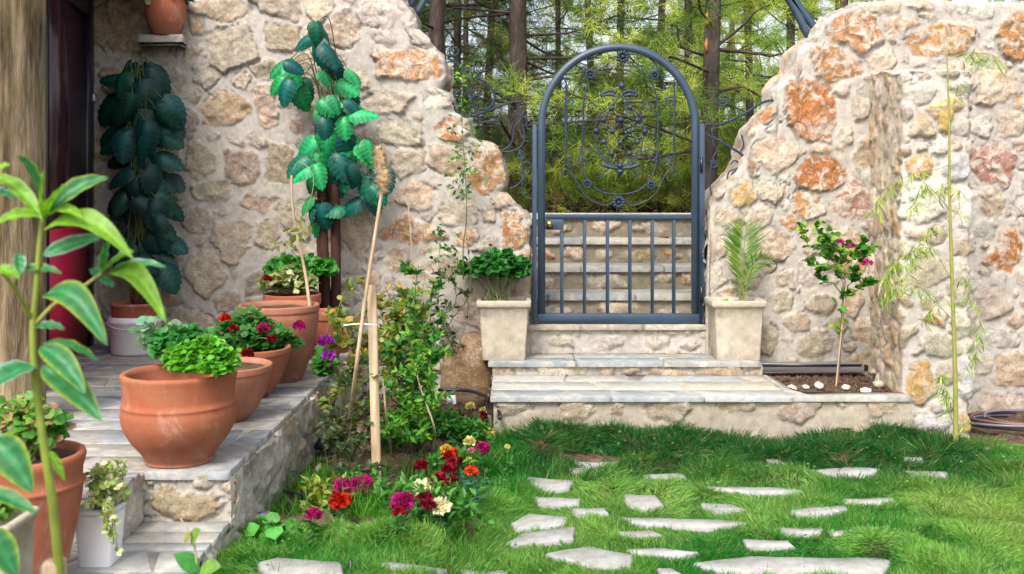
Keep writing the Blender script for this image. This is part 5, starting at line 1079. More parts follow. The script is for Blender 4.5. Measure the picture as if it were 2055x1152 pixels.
# canes and stakes
def cane(label, pts, r, mat, name='bamboo_cane', cat='cane', n=8, col=None):
    mb = MB(); p = smooth_poly(pts, 30)
    tube(mb, p, r, n, col); return solo(name, mb, mat, pts[0], label, cat)
g0 = gpix(758, 1000); mb = MB(); sx = F/g0[1]; w_ = 8.5/sx; tp = P(746, 572, g0[1]+.02)
V = []
for q, z in ((g0+[0, 0, -.06], 0), (tp, 1)):
    for a, b in ((-1, -1), (1, -1), (1, 1), (-1, 1)): V.append([q[0]+a*w_, q[1]+b*w_*.9, q[2]])
mb.add(np.array(V), np.array([[0, 1, 5, 4], [1, 2, 6, 5], [2, 3, 7, 6], [3, 0, 4, 7], [4, 5, 6, 7]])); solo('wooden_stake', mb, M['stake'], g0, 'square pale wooden stake driven into the flower bed', 'stake', smooth=False)
sd_ = g0[1]
mb = MB(); V = []; g1 = P(853, 640, 5.6); 
for q in (np.array([g1[0], 5.6, .1]), g1):
    for a, b in ((-1, -1), (1, -1), (1, 1), (-1, 1)): V.append([q[0]+a*.011, q[1]+b*.011, q[2]])
mb.add(np.array(V), np.array([[0, 1, 5, 4], [1, 2, 6, 5], [2, 3, 7, 6], [3, 0, 4, 7], [4, 5, 6, 7]])); solo('wooden_stake', mb, M['stake'], (g1[0], 5.6, .1), 'short grey stake hidden in the tall bush by the left box planter', 'stake', smooth=False)
BC = lin('#c4a98a')
cane('pale cane leaning beside the square stake, its head wrapped in jute', [gpix(690, 935), P(712, 760, 4.45), P(733, 600, 4.45), P(768, 375, 4.45)], [.0095, .008], M['stake'])
mb = MB(); p = smooth_poly([P(768, 385, 4.45), P(770, 350, 4.45), P(764, 322, 4.45), P(760, 292, 4.45)], 24); p += rng.normal(0, .003, p.shape); rj = np.array([.012, .023, .027, .024, .020, .022, .024, .018, .008]); tube(mb, p, rj, 12)
m_ = 900; q_ = rng.random(m_)*(len(p)-1.001); i0 = q_.astype(int); rad = np.interp(q_/(len(p)-1), np.linspace(0, 1, 9), rj); a_ = rng.uniform(0, 6.28, m_); od = np.stack([np.cos(a_), np.sin(a_), np.zeros(m_)], 1)
scatter(mb, NEED, p[i0]+od*rad[:, None]*.9, nrm(od*.5+rdir(m_)+[0, 0, -.3]), rdir(m_), rng.uniform(.015, .04, m_), (1, 1, 1), .0016)
solo('jute_wrap', mb, M['jute'], P(768, 385, 4.45), 'shaggy jute wrap on the head of the leaning cane', 'wrap', smooth=False)
cane('bare pale twig with a kink standing in the tall tapered pot', [POT['p4']+[.17, .02, -.03], P(612, 545, 5.75), P(594, 460, 5.75), P(586, 400, 5.75), P(585, 352, 5.75)], [.010, .006], M['stake'], 'dry_twig', 'twig')
t = thing('dry_shoot', 'thin curling shoot with withered leaves on the kinked twig', 'shoot', P(600, 460, 5.73)); st = MB(); lv = MB(); tube(st, smooth_poly([P(598, 465, 5.73), P(612, 430, 5.73), P(628, 380, 5.73), P(625, 345, 5.73), P(600, 325, 5.73), P(586, 345, 5.73)], 24), .0025, 5, lin('#8a8a62'))
for a, b, n_ in ((604, 450, 10), (575, 480, 9), (600, 470, 8)): scatter(lv, LEAF, P(a, b, 5.38)+rng.normal(0, .025, (n_, 3)), rdir(n_, -1, -.2), rdir(n_), .055, vary(lin('#a5a860')*.8, n_, .3), .05)
part('stem', st, M['stem'], t); part('leaves', lv, M['leaf'], t, smooth=False)
cane('thin brown cane standing against the wall above the bushes', [P(830, 560, 6.3), P(824, 470, 6.3), P(817, 388, 6.3)], [.005, .004], M['stake'])
cane('thin bare cane in the bed leaning right, left of the tall bush', [gpix(690, 925)+[.42, .35, 0], P(720, 860, 5.0)+[.38, 0, 0], P(760, 780, 5.1)+[.2, .1, 0], P(825, 690, 5.3)], [.006, .004], M['stake'])
cane('thin bare cane in the bed leaning left beside the square stake', [gpix(786, 920), P(776, 840, 4.8), P(768, 760, 4.8)], [.006, .004], M['stake'])
mb = MB(); tube(mb, smooth_poly([P(690, 653, sd_-.05), P(720, 650, sd_-.06), P(757, 653, sd_-.04)], 8), .0035, 6); solo('string_tie', mb, M['white'], P(720, 652, sd_-.05), 'white string tied from the leaning cane to the square stake', 'string')

# roses and bushes in the flower bed
def bush(name, label, cat, base, tips, nl, lsz, col, r0=.006, wob=.04, tpl=LEAF, start=.25, twigs=3, tl=.12, scol=None, lw=1.0, mat='leaf'):
    t = thing(name, label, cat, base); st = MB(); lv = MB()
    for tp in tips:
        p = twiggy(st, lv, base+rng.normal(0, .02, 3)*[1, 1, 0], tp, r0, r0*.4, nl, lsz, col, tpl, wob, start, scol=scol, lw=lw)
        for k in range(twigs):
            i = rng.integers(len(p)//3, len(p)); d = rdir(1, -.1, .8)[0]; twiggy(st, lv, p[i], p[i]+d*tl*rng.uniform(.5, 1.2), r0*.4, r0*.25, nl//3, lsz, col, tpl, wob, .1, scol=scol, lw=lw)
    part('stems', st, M['stem'], t)
    if lv.n: part('leaves', lv, M[mat], t, smooth=False)
    return t
YG = np.array([lin('#9a9a3c')*.8, lin('#6f8f3a')*.8, lin('#5a7a3a')*.8, lin('#b59a3a')*.8])
MG = np.array([lin('#3f8a3a')*.8, lin('#5a9a3a')*.8, lin('#2f6a38')*.75, lin('#8fa83c')*.8])
DGR = np.array([lin('#4f6a3a')*.7, lin('#3a5a34')*.65, lin('#6a7a44')*.7, lin('#7a5a4a')*.6])
bush('rose_bush', 'yellowing rose bush around the square stake near the terrace edge', 'rose bush', gpix(700, 930), [P(690, 590, 4.9), P(730, 570, 4.9), P(660, 640, 4.7), P(800, 600, 4.9), P(700, 640, 4.7), P(750, 640, 5.0)], 60, .05, YG, .006)
bush('rose_bush', 'sparse dark leaved rose climbing beside the terrace edge in front of the stake', 'rose bush', gpix(690, 950), [P(700, 680, 4.55), P(660, 800, 4.5), P(740, 740, 4.5), P(690, 760, 4.45), P(725, 860, 4.4), P(670, 840, 4.5)], 46, .042, DGR, .005)
bush('evergreen_bush', 'tall bright green bush in the bed left of the left box planter', 'bush', gpix(830, 870), [P(840, 530, 5.5), P(870, 560, 5.5), P(810, 600, 5.73), P(890, 620, 5.73), P(850, 650, 5.3), P(800, 680, 5.2), P(880, 700, 5.2), P(830, 600, 5.3), P(860, 720, 5.1), P(780, 620, 5.5)], 90, .052, MG, .006, .02, lw=.9)
bush('evergreen_bush', 'lime green leafy shoots in the middle of the bed in front of the tall bush', 'bush', gpix(840, 900), [P(790, 760, 4.9), P(830, 730, 4.9), P(870, 740, 4.9), P(850, 800, 4.8), P(810, 830, 4.8), P(880, 800, 4.85), P(750, 800, 4.9), P(820, 680, 5.0), P(870, 690, 5.0), P(800, 860, 4.7), P(860, 860, 4.7)], 60, .045, np.array([lin('#63a832')*.85, lin('#7fba3c')*.85, lin('#3f8f34')*.8]), .004, .02, LEAF, lw=.7)
bush('rose_bush', 'yellow tinged rose bush between the stake and the tall bush', 'rose bush', gpix(790, 850)+[0, .5, 0], [P(770, 570, 5.8), P(800, 590, 5.8), P(850, 570, 5.8), P(780, 640, 5.7), P(860, 600, 5.7), P(740, 600, 5.7), P(820, 640, 5.6), P(790, 700, 5.6)], 60, .055, YG, .005)
bush('rose_bush', 'thin dark rose shoots in front of the wall left of the left box planter', 'rose bush', gpix(900, 800)+[0, .3, 0], [P(885, 470, 6.55), P(935, 470, 6.5), P(890, 540, 6.5), P(910, 500, 6.5), P(900, 600, 6.4)], 22, .05, DGR*np.array([.8, 1.1, 1]), .005)
bush('rose_bush', 'reddish leaved low rose near the foot of the square stake', 'rose bush', gpix(700, 985), [P(700, 880, 4.35), P(760, 930, 4.3), P(680, 930, 4.2), P(630, 950, 4.3)], 24, .042, DGR, .004)
# climbing rose up the wall
bush('climbing_rose', 'slender climbing rose with small leaf tufts rising up the edge of the broken wall', 'climber', P(925, 560, 6.74), [P(932, 140, 6.74)], 0, .04, MG, .005, .008, twigs=0)
rt = bpy.data.objects['climbing_rose']; rt.name = 'climbing_rose'; lv = MB(); st = MB()
for a, b, n_, s_ in ((932, 145, 14, 12), (930, 165, 16, 10), (928, 205, 14, 10), (925, 260, 18, 14), (935, 290, 26, 18), (920, 320, 26, 18), (935, 345, 26, 16), (915, 365, 24, 16), (930, 390, 16, 12), (885, 470, 14, 12), (890, 500, 16, 12), (905, 540, 14, 12), (925, 540, 14, 14)):
    pos = P(a, b, 6.72)+rng.normal(0, s_/SW, (n_, 3))*[1, .6, 1]; scatter(lv, LEAF, pos, rdir(n_, -.8, .6), nrm(rdir(n_)+[0, -.8, .6]), .04, MG[rng.integers(4, size=n_)]*rng.uniform(.7, 1.3, (n_, 1)), .034)
part('leaves', lv, M['leaf'], rt, smooth=False)

# flowers of the bed
def flower(px, py, r, col, label, lift=.13, kind='carnation'):
    f0 = gpix(px, py+lift*430); d = f0[1]; h = P(px, py, d); t = thing('carnation', label, 'flower', f0, 'carnations in the flower bed'); st = MB(); lv = MB(); n = 30
    tube(st, smooth_poly([f0+[rng.normal(0, .02), .01, -.01], (f0+h)/2, h], 10), [.003, .002], 5, lin('#5f8a4a')*.8); part('stalk', st, M['stem'], t)
    L_ = np.linspace(0, .85, n)[:, None]; pos = f0+(h-f0)*L_*rng.uniform(.6, 1, (n, 1))+rng.normal(0, .018, (n, 3))*[1, 1, .3]
    scatter(lv, LEAF, pos, rdir(n, 0, .9), rdir(n, .2, 1), rng.uniform(.03, .055, n), vary(lin('#3f7f38')*.8, n, .35), .035); part('leaves', lv, M['leaf'], t, smooth=False)
    mb = MB(); petal_ball(mb, h, r*1.15, col, 80, .8); part('flower_head', mb, M['petal'], t)
FL = [(688, 980, .042, MAG, 'left of two magenta carnations by the foot of the stake'), (727, 976, .046, MAG, 'right of two magenta carnations by the foot of the stake'), (683, 1008, .038, SCAR, 'scarlet carnation just below the magenta pair'), (630, 1033, .028, MAG, 'small magenta carnation farthest left in the bed'),
      (808, 1010, .042, MAG, 'magenta carnation halfway between the stake and the white blooms'), (801, 1028, .024, REDF*1.2, 'small red carnation touching the magenta one between stake and white blooms'), (845, 985, .045, CREAM, 'large white carnation with red ones beside it'), (884, 1020, .04, CREAM, 'lower white carnation nearest the lawn edge'),
      (852, 1000, .03, CRIM, 'crimson carnation tucked under the large white one'), (862, 1014, .028, CRIM*.8, 'dark crimson carnation between the two white ones'), (880, 966, .038, REDF, 'deep red carnation just right above the large white one'), (908, 967, .028, REDF*.7, 'dark red carnation under the red cluster'),
      (900, 942, .030, REDF, 'red carnation at the middle of the red cluster'), (906, 930, .026, REDF*1.1, 'red carnation second from top of the red cluster'), (902, 916, .03, SCAR*.8, 'broad dark scarlet carnation under the yellow one'), (912, 912, .028, SCAR*1.2, 'bright scarlet carnation beside the yellow one'), (896, 905, .03, YEL, 'golden yellow carnation topping the red cluster'),
      (845, 935, .028, REDF, 'lone red carnation left of the red cluster'), (926, 925, .022, CRIM*.7, 'small maroon carnation right of the red cluster'), (939, 928, .026, YEL*.95, 'golden carnation above the orange red one'), (946, 948, .03, ORG, 'orange red carnation on the right of the bed'), (968, 901, .036, MAG, 'magenta carnation on the right edge of the bed'),
      (942, 888, .030, PALEY*.95, 'yellow carnation left of the magenta one on the right edge'), (946, 905, .018, lin('#d88aa8'), 'small pink carnation beside the right edge magenta one'), (982, 870, .032, PALEY, 'pale yellow carnation at the upper right of the bed'), (960, 852, .028, YEL*1.05, 'yellow carnation above the pale yellow one'),
      (942, 856, .022, PALEY, 'small cream carnation left of the upper yellow one'), (944, 816, .028, PALEY, 'topmost cream carnation in the bed'), (922, 832, .028, CRIM, 'crimson carnation below the topmost cream one'), (968, 834, .028, CRIM, 'crimson carnation capped by a cream bloom near the landing'), (970, 824, .022, PALEY, 'cream bloom just over the crimson one near the landing'), (1018, 897, .014, PALEY, 'tiny cream bud alone in the turf')]
for a in FL: flower(*a, lift=.10 if a[1] < 880 else .15)
# foliage around the carnations
for px, py, s_, n_, lab in ((880, 1060, .12, 420, 'low mixed foliage under the white carnations at the lawn edge'), (930, 1030, .08, 260, 'bluish green carnation foliage right of the lower white bloom'), (900, 975, .10, 300, 'green foliage under the red cluster'), (940, 900, .09, 260, 'green foliage under the yellow carnations'), (700, 1030, .12, 300, 'green foliage under the magenta pair'), (660, 1040, .09, 160, 'yellowish foliage by the scarlet carnation'), (820, 1045, .1, 240, 'leafy growth under the middle magenta carnation'), (880, 880, .1, 260, 'leafy growth behind the red cluster'), (780, 900, .12, 200, 'thin leafy growth at the middle of the bed')):
    g = gpix(px, py); t = thing('bedding_plant', lab, 'plant', g); n_ = int(n_*1.7); lv = MB(); st = MB(); pos = g+rng.normal(0, s_*.6, (n_, 3))*[1, .8, 0]+np.c_[np.zeros((n_, 2)), rng.uniform(.01, .15, n_)]
    cc = {930: lin('#3f7a62')*.75, 660: lin('#8fa03c')*.8}.get(px, lin('#4a8f34')*.8); scatter(lv, LEAF if px != 930 else LEAF_N, pos, rdir(n_, -.1, 1), rdir(n_, .1, 1), rng.uniform(.025, .055, n_), vary(cc, n_, .4, .15), .035)
    for k in range(12): b = g+rng.normal(0, s_*.3, 3)*[1, .8, 0]; tube(st, [b, b+rng.normal(0, .03, 3)+[0, 0, .1]], .0018, 4, lin('#6f8a4a')*.7)
    part('stems', st, M['stem'], t); part('leaves', lv, M['leaf'], t, smooth=False)
g = gpix(550, 1085); geranium('strawberry_plant', 'low round leaved green plant in the grass by the end of the terrace edge', 'plant', g+[0, 0, .03], .07, .06, .07, 46, .055, lin('#5aa548')*.85, (), 10)

# palm in the right box planter
t = thing('young_palm', 'young palm with one tall feathery frond and one bent one in the right box planter', 'palm', P(1487, 612, 6.76)); st = MB(); lv = MB(); PC = np.array([lin('#728f34')*.8, lin('#88a044')*.8, lin('#4f7f2c')*.75])
for pts, n_, ll in (([(1487, 610), (1490, 560), (1493, 500), (1500, 440)], 60, .19), ([(1488, 612), (1496, 570), (1515, 530), (1556, 520)], 30, .11), ([(1486, 612), (1483, 580), (1484, 560)], 6, .08), ([(1489, 612), (1494, 590), (1503, 570)], 5, .07)):
    p = smooth_poly([P(a, b, 6.76-.02*i) for i, (a, b) in enumerate(pts)], 40); tube(st, p, [.006, .002], 5, lin('#8a8f4a')*.8); tn = nrm(np.gradient(p, axis=0))
    for k in range(n_):
        q = .28+.7*k/n_; i = int(q*(len(p)-1)); s_ = 1 if k % 2 else -1; side = nrm(np.cross(tn[i], [0, 1, 0]))*s_; d = side*.75+tn[i]*.8+[0, -.15, rng.normal(0, .06)]; L = ll*math.sin(math.pi*(.18+.74*(q-.28)/.7))*rng.uniform(.85, 1.1)*1.0
        scatter(lv, LEAF_N, [p[i]], [d], [[.2*s_, -1, .3]], L, PC[rng.integers(3)][None], L*.5+.014)
part('frond_ribs', st, M['stem'], t); part('leaflets', lv, M['leaf'], t, smooth=False)

# bougainvillea
bx_ = P(1678, 788, 6.35); t = thing('bougainvillea', 'young bougainvillea with a few magenta bracts tied to a cane in the corner bed', 'small tree', (bx_[0], 6.35, .28)); st = MB(); lv = MB(); BG = np.array([lin('#5f9a30')*.85, lin('#3f7f28')*.8, lin('#8aae3c')*.85, lin('#2f6a28')*.75])
tube(st, smooth_poly([[bx_[0]+.01, 6.36, .27], P(1686, 700, 6.35), P(1692, 600, 6.35), P(1696, 560, 6.35)], 20), [.008, .006], 6, lin('#8a7258')*.8)
for tip in ((1605, 452), (1640, 440), (1665, 450), (1625, 520), (1755, 490), (1760, 560), (1650, 480), (1700, 480), (1720, 540), (1680, 520), (1735, 480), (1700, 590)):
    twiggy(st, lv, P(1693, 590 if tip[1] > 500 else 560, 6.35), P(tip[0], tip[1], 6.35+rng.uniform(-.15, .15)), .004, .002, 48, .05, BG, LEAF_R, .05, .45, lw=.95)
scatter(lv, LEAF_R, P(1690, 618, 6.33)+rng.normal(0, .02, (8, 3)), rdir(8), rdir(8, .2, 1), .05, BG[[0]*8], .04); scatter(lv, LEAF_R, P(1684, 650, 6.33)+rng.normal(0, .02, (8, 3)), rdir(8), rdir(8, .2, 1), .05, BG[[2]*8], .04)
part('stems', st, M['stem'], t); part('leaves', lv, M['leaf'], t, smooth=False)
for a, b in ((1686, 487), (1710, 495), (1741, 528)): mb = MB(); petal_ball(mb, P(a, b, 6.2), .026 if b < 500 else .034, MAG*1.1, 26); part('bract', mb, M['petal'], t)
cane('thin pinkish cane tied to the bougainvillea in the corner bed', [np.array([bx_[0]-.005, 6.34, .27]), P(1685, 700, 6.33), P(1698, 575, 6.33)], .005, M['stake'])
# sapling
wb = np.array([(1918-CX)/F*5.75, 5.75, .0]); t = thing('willow_sapling', 'tall thin willow sapling with drooping yellow green sprays in front of the buttress', 'sapling', wb); st = MB(); lv = MB(); WG = np.array([lin('#a9bd4c')*.9, lin('#8fb03c')*.9, lin('#c4c878')*.9, lin('#7aa834')*.85])
tube(st, smooth_poly([wb+[0, 0, -.02], P(1917, 760, 5.75), P(1912, 600, 5.75), P(1906, 400, 5.75), P(1905, 250, 5.75), P(1900, 92, 5.75)], 50), [.016, .013, .010, .007, .004], 8, lin('#9a9a4c')*.75)
def spray(pts, n_, L=.085, sp=.012, dz=0.0):
    p = smooth_poly([P(a, b, 5.75+dz*i) for i, (a, b) in enumerate(pts)], 26); tube(st, p, [.003, .0012], 4, lin('#a8a45c')*.8); i = rng.integers(len(p)//3, len(p), n_); d = rdir(n_, -1, .1)*[1, 1, 1]+np.array([0, 0, -.7]); scatter(lv, LEAF_N, p[i]+rng.normal(0, sp, (n_, 3)), d, rdir(n_), rng.uniform(.6, 1.1, n_)*L, WG[rng.integers(4, size=n_)]*rng.uniform(.8, 1.15, (n_, 1)), .045)
for pts, n_, dz in [([(1906, 120), (1930, 108), (1955, 106), (1965, 130)], 34, .05), ([(1955, 106), (1990, 110), (2020, 140)], 30, -.05), ([(1906, 420), (1870, 380), (1850, 370), (1835, 420)], 54, -.06), ([(1908, 480), (1880, 450), (1850, 480), (1830, 530)], 54, .05), ([(1908, 400), (1895, 380), (1890, 370), (1886, 400)], 24, .02), ([(1908, 560), (1870, 500), (1820, 510), (1770, 560)], 70, -.1), ([(1850, 520), (1810, 560), (1780, 600)], 40, -.05),
                    ([(1910, 640), (1870, 600), (1830, 570), (1770, 590)], 54, -.08), ([(1911, 620), (1895, 600), (1870, 620), (1848, 655)], 36, .03), ([(1911, 600), (1925, 570), (1935, 560), (1965, 640), (1958, 700), (1940, 740)], 60, -.03), ([(1906, 330), (1880, 340), (1845, 345), (1790, 370), (1755, 420)], 60, -.1), ([(1906, 400), (1925, 380), (1925, 430)], 24, .02), ([(1918, 860), (1900, 810), (1885, 760), (1890, 750)], 44, -.02), ([(1918, 870), (1905, 820), (1900, 780)], 30, .03), ([(1920, 880), (1930, 850), (1935, 840)], 20, .02), ([(1905, 240), (1915, 200), (1935, 180), (1915, 170)], 20, .03), ([(1820, 480), (1790, 540), (1775, 560)], 30, -.03)]: spray(pts, n_, dz=dz)
part('stem', st, M['stem'], t); part('leaves', lv, M['leaf'], t, smooth=False)

# blurred foreground shrub and seedling
fb = np.array([(128-CX)/F*1.75, 1.75, 0]); t = thing('foreground_shrub', 'young shrub with long pointed yellow edged leaves close to the lens on the left', 'shrub', (fb[0], 1.75, 0)); st = MB(); lv = MB(); FD = 1.75
def fp(a, b, dz=0): return P(a, b, FD+dz)
tube(st, smooth_poly([[fb[0]+.012, FD, 0], fp(124, 1300), fp(110, 1050), fp(82, 850), fp(66, 690), fp(74, 560), fp(84, 430)], 40), [.0095, .0085, .006, .004], 8, lin('#8a9a34')*.8)
tube(st, smooth_poly([fp(70, 650), fp(110, 610, .02), fp(160, 580, .04), fp(208, 545, .05)], 16), [.004, .003], 6, lin('#a8a850')*.8); tube(st, smooth_poly([fp(64, 640), fp(30, 580, -.05), fp(-5, 535, -.08)], 16), [.004, .003], 6, lin('#8a9a34')*.8)
FT, FF = leaf_tpl(.5, 12, .0, .22)
EDGE = lin('#93ae34')*.85; MID = lin('#34824a')*.75; LIM = lin('#74a428')*.85; PALE = lin('#9cc0b0')*.85
def fleaf(b, tip, w_, arch, kind, z0=0, z1=0, face=None):
    b = fp(*b, z0); tip = fp(*tip, z1); d = tip-b; L = np.linalg.norm(d); d = d/L; up = nrm(np.array([0, -.55, .85]) if face is None else np.array(face)); x = nrm(np.cross(d, up)); z = np.cross(x, d); n_ = 14; u = np.linspace(-1, 1, 7)
    V = []; C = []
    for i in range(n_+1):
        a = i/n_; wd = (math.sin(math.pi*a**.8)**.75 if 0 < a < 1 else 0)*w_+.0006; cen = b+d*L*a+np.array([0, 0, 1])*arch*L*math.sin(math.pi*a)
        for s_ in u: V.append(cen+x*wd*s_+z*(abs(s_)*wd*.35+.0015*math.sin(a*22+s_*3))); e = abs(s_)
        m_, ed = {'v': (MID, EDGE), 'l': (LIM, LIM*1.15), 'p': (MID*1.2, PALE)}[kind]
        for s_ in u: q = sm((abs(s_)-.62)/.35); C.append((m_*(1-q)+ed*q)*(1.5 if s_ == 0 else (.9+.18*((i+int(abs(s_)*6)) % 2))))
    k = 7; a = (np.arange(n_)[:, None]*k+np.arange(k-1)).ravel(); lv.add(np.array(V), np.stack([a, a+1, a+k+1, a+k], 1), np.array(C))
for a in [((86, 400), (34, 312), .016, .12, 'v', 0, -.05), ((95, 425), (218, 356), .016, .12, 'v', 0, .04, (.2, -.8, .5)), ((84, 430), (88, 340), .014, .05, 'l', 0, -.04), ((90, 440), (130, 370), .018, .05, 'l', 0, -.06), ((82, 435), (-10, 450), .018, .10, 'l', 0, -.04), ((80, 430), (-20, 350), .014, .1, 'l', 0, .05), ((88, 440), (166, 438), .013, .14, 'l', 0, -.06), ((30, 400), (-20, 385), .016, .05, 'p', 0, -.03), ((20, 330), (-20, 360), .01, .1, 'l', 0, 0),
          ((88, 460), (268, 520), .021, .22, 'l', -.02, -.05, (0, -.7, .7)), ((86, 512), (206, 474), .014, .03, 'p', 0, .02, (.1, -.9, .4)), ((205, 548), (268, 505), .02, .04, 'l', .05, .0), ((208, 545), (218, 480), .014, .02, 'p', .05, 0), ((212, 552), (332, 535), .012, .10, 'p', .05, .04), ((208, 555), (334, 648), .020, .28, 'l', .05, 0, (0, -.7, .7)), ((204, 556), (180, 540), .009, .02, 'p', .05, .05), ((200, 560), (228, 575), .008, .05, 'p', .05, .05),
          ((88, 592), (216, 694), .024, .24, 'v', 0, -.05, (-.1, -.8, .6)), ((38, 508), (40, 552), .010, .0, 'p', 0, -.03, (.5, -.8, .2)), ((42, 540), (124, 548), .010, .06, 'v', 0, .0), ((70, 655), (130, 660), .010, .05, 'p', 0, 0), ((86, 690), (200, 726), .010, .12, 'v', 0, .02), ((82, 695), (172, 790), .020, .10, 'v', 0, -.05, (.2, -.8, .5)), ((84, 735), (204, 845), .024, .08, 'v', 0, -.04, (.2, -.8, .5)), ((74, 735), (-30, 790), .026, .1, 'p', 0, -.08), ((-20, 880), (66, 990), .028, .12, 'v', -.1, -.12, (-.1, -.8, .6)), ((-30, 985), (72, 1030), .014, .05, 'v', -.1, -.12),
          ((-30, 1060), (34, 1160), .024, .05, 'v', -.1, -.1), ((98, 905), (130, 965), .007, .05, 'l', 0, 0), ((-10, 540), (40, 560), .012, .1, 'l', -.08, -.08)]: fleaf(*a)
part('stem', st, M['stem'], t); part('leaves', lv, M['leaf'], t)
mb = MB(); box(mb, fp(84, 1126)*[1, 1, 0]+[0, -.01, 0], [fp(122, 1126)[0], FD+.03, fp(0, 1127)[2]], None, .005); solo('wooden_stake', mb, M['stake'], fp(100, 1140)*[1, 1, 0], 'blunt pale stake top at the foot of the foreground shrub', 'stake', smooth=False)
t = thing('seedling', 'thin seedling with a few soft green leaves at the lower edge before the step', 'seedling', gpix(400, 1160)); st = MB(); lv = MB(); SD = 2.3
tube(st, smooth_poly([P(398, 1300, SD), P(395, 1140, SD), P(385, 1080, SD), P(362, 1040, SD)], 14), [.003, .0015], 5, lin('#a89a7c'))
t.location = (P(398, 1300, SD)[0], SD, P(398, 1300, SD)[2])
for b, tp, w_, k_ in (((400, 1142), (352, 1112), .022, 0), ((402, 1142), (440, 1135), .018, 1), ((396, 1150), (440, 1168), .022, 0), ((383, 1090), (398, 1062), .014, 1), ((380, 1085), (372, 1068), .010, 2), ((402, 1150), (380, 1165), .018, 0)): a_ = P(*b, SD); b_ = P(*tp, SD-.03); scatter(lv, leaf_tpl(.32, 6, .1, .2), [a_], [b_-a_], [[0, -.7, .7]], np.linalg.norm(b_-a_)*1.0, [[lin('#4fa045')*.85, lin('#7fae4c')*.85, lin('#d8cf8c')*.9][k_]], np.linalg.norm(b_-a_)*1.0)
part('stem', st, M['stem'], t); part('leaves', lv, M['leaf'], t)

# ------------------------------------------------------------------ pine wood behind the wall
FZ = 1.28
NC = np.array([lin('#65883a')*.85, lin('#8aa840')*.95, lin('#bcc85a')*1.05, lin('#44703c')*.7, lin('#9a8c4e')*.75])
def tufts(lv, pos, ax, n, L, cols, W=.0045, spread=.75):
    m = len(pos); P_ = np.repeat(pos, n, 0)+rng.normal(0, .02, (m*n, 3)); d = nrm(np.repeat(ax, n, 0)*.6+rdir(m*n)*spread)
    scatter(lv, NEED, P_, d, rdir(m*n), L*rng.uniform(.6, 1.2, m*n), np.repeat(cols, n, 0)*rng.uniform(.65, 1.35, (m*n, 1)), W)
def limb(bk, lv, a, b, r, ntw, cols, dens=1.0, nl=10, L=.12, sag=.1, W=.0045, tw=.5):
    a = np.array(a, float); b = np.array(b, float); LL = np.linalg.norm(b-a); mid = (a+b)/2+[rng.normal(0, .05)*LL, rng.normal(0, .05)*LL, -sag*LL*rng.uniform(-.6, 1)]; q3 = a*.25+b*.75+[0, 0, rng.normal(0, .06)*LL]
    p = smooth_poly([a, mid, q3, b], 14); tube(bk, p, [r, r*.25], 5)
    for k in range(ntw):
        i = int(rng.uniform(.25, 1)*(len(p)-1)); dr = nrm(nrm(b-a)*.8+rdir(1, -.5, .7)[0]*.9); l_ = tw*rng.uniform(.4, 1.1)*(1-.4*i/len(p)); e = p[i]+dr*l_+[0, 0, -.04]; pp = smooth_poly([p[i], (p[i]+e)/2+rng.normal(0, .03, 3), e], 6); tube(bk, pp, [max(r*.3, .003), .0015], 3, None, False)
        if rng.random() < dens:
            m = 5; j = rng.integers(1, len(pp), m); tufts(lv, pp[j], np.tile(dr, (m, 1)), nl, L, np.tile(cols[rng.integers(len(cols))], (m, 1)), W)
def trunk(bk, base, top, r0, r1, n=14, lean=.02):
    z = np.linspace(0, 1, 30); p = np.array(base)+(np.array(top)-np.array(base))*z[:, None]; p[:, 0] += lean*fbm(z*3, 0, 0, int(base[0]*10) % 90); V = []; th = np.arange(n)*2*np.pi/n
    for k, q in enumerate(p):
        rr = (r0+(r1-r0)*z[k])*(1+.12*fbm(np.cos(th)*2, np.sin(th)*2, z[k]*7, 31, 3)+(.25*(1-z[k]/.06) if z[k] < .06 else 0)); V.append(np.stack([q[0]+rr*np.cos(th), q[1]+rr*np.sin(th), np.full(n, q[2])], 1))
    a = np.arange(29)[:, None]*n+np.arange(n); b = np.arange(29)[:, None]*n+(np.arange(n)+1) % n; bk.add(np.concatenate(V), np.stack([a, b, b+n, a+n], -1).reshape(-1, 4)); return p
def pine(label, px, d, rpx, cols, nlimb=26, dens=.7, pxtop=None, reach=(1.0, 2.2), zlo=.1, height=6.5, nl=10, ntw=16, wood=None):
    base = P(px, 400, d); base[2] = 1.28+.02*(d-8)-.05; tp = P(px if pxtop is None else pxtop, 0, d); tp = base+(tp-base)*(height/(tp[2]-base[2])); r = rpx/(F/d)
    t = thing('pine_tree', label, 'pine tree', base); tb = MB(); p = trunk(tb, base, tp, r*1.1, r*.55); part('trunk', tb, M['bark'], t)
    bk = MB(); lv = MB()
    for k in range(nlimb):
        q = min(zlo+(.98-zlo)*((k+rng.random())/nlimb)**1.25, .95); i = int(q*29); a = rng.uniform(0, 2*np.pi); l_ = rng.uniform(*reach)*(1-.35*q); dr = np.array([math.cos(a), math.sin(a)*.9, rng.uniform(-.12, .3)])
        e = p[i]+dr*l_; e[1] = max(e[1], p[i][1]-1.5); limb(bk, lv, p[i], e, r*.13*(1-.5*q)+.005, ntw, cols, dens, nl)
    part('limbs', bk, M['bark'], t)
    if lv.n: part('crown', lv, M['needle'], t, smooth=False)
    return t
D_ = NC[[0, 3, 4, 3]]*.8; B_ = NC[[1, 2, 0, 1, 2]]  # sunlit right side put into the needle colours, darker set for the left
T1 = pine('nearest brown trunked pine just right of the gate with orange pruning scars', 1418, 9.0, 17, B_, 26, .75, 1432, (.8, 2.0), .12, 6.5)
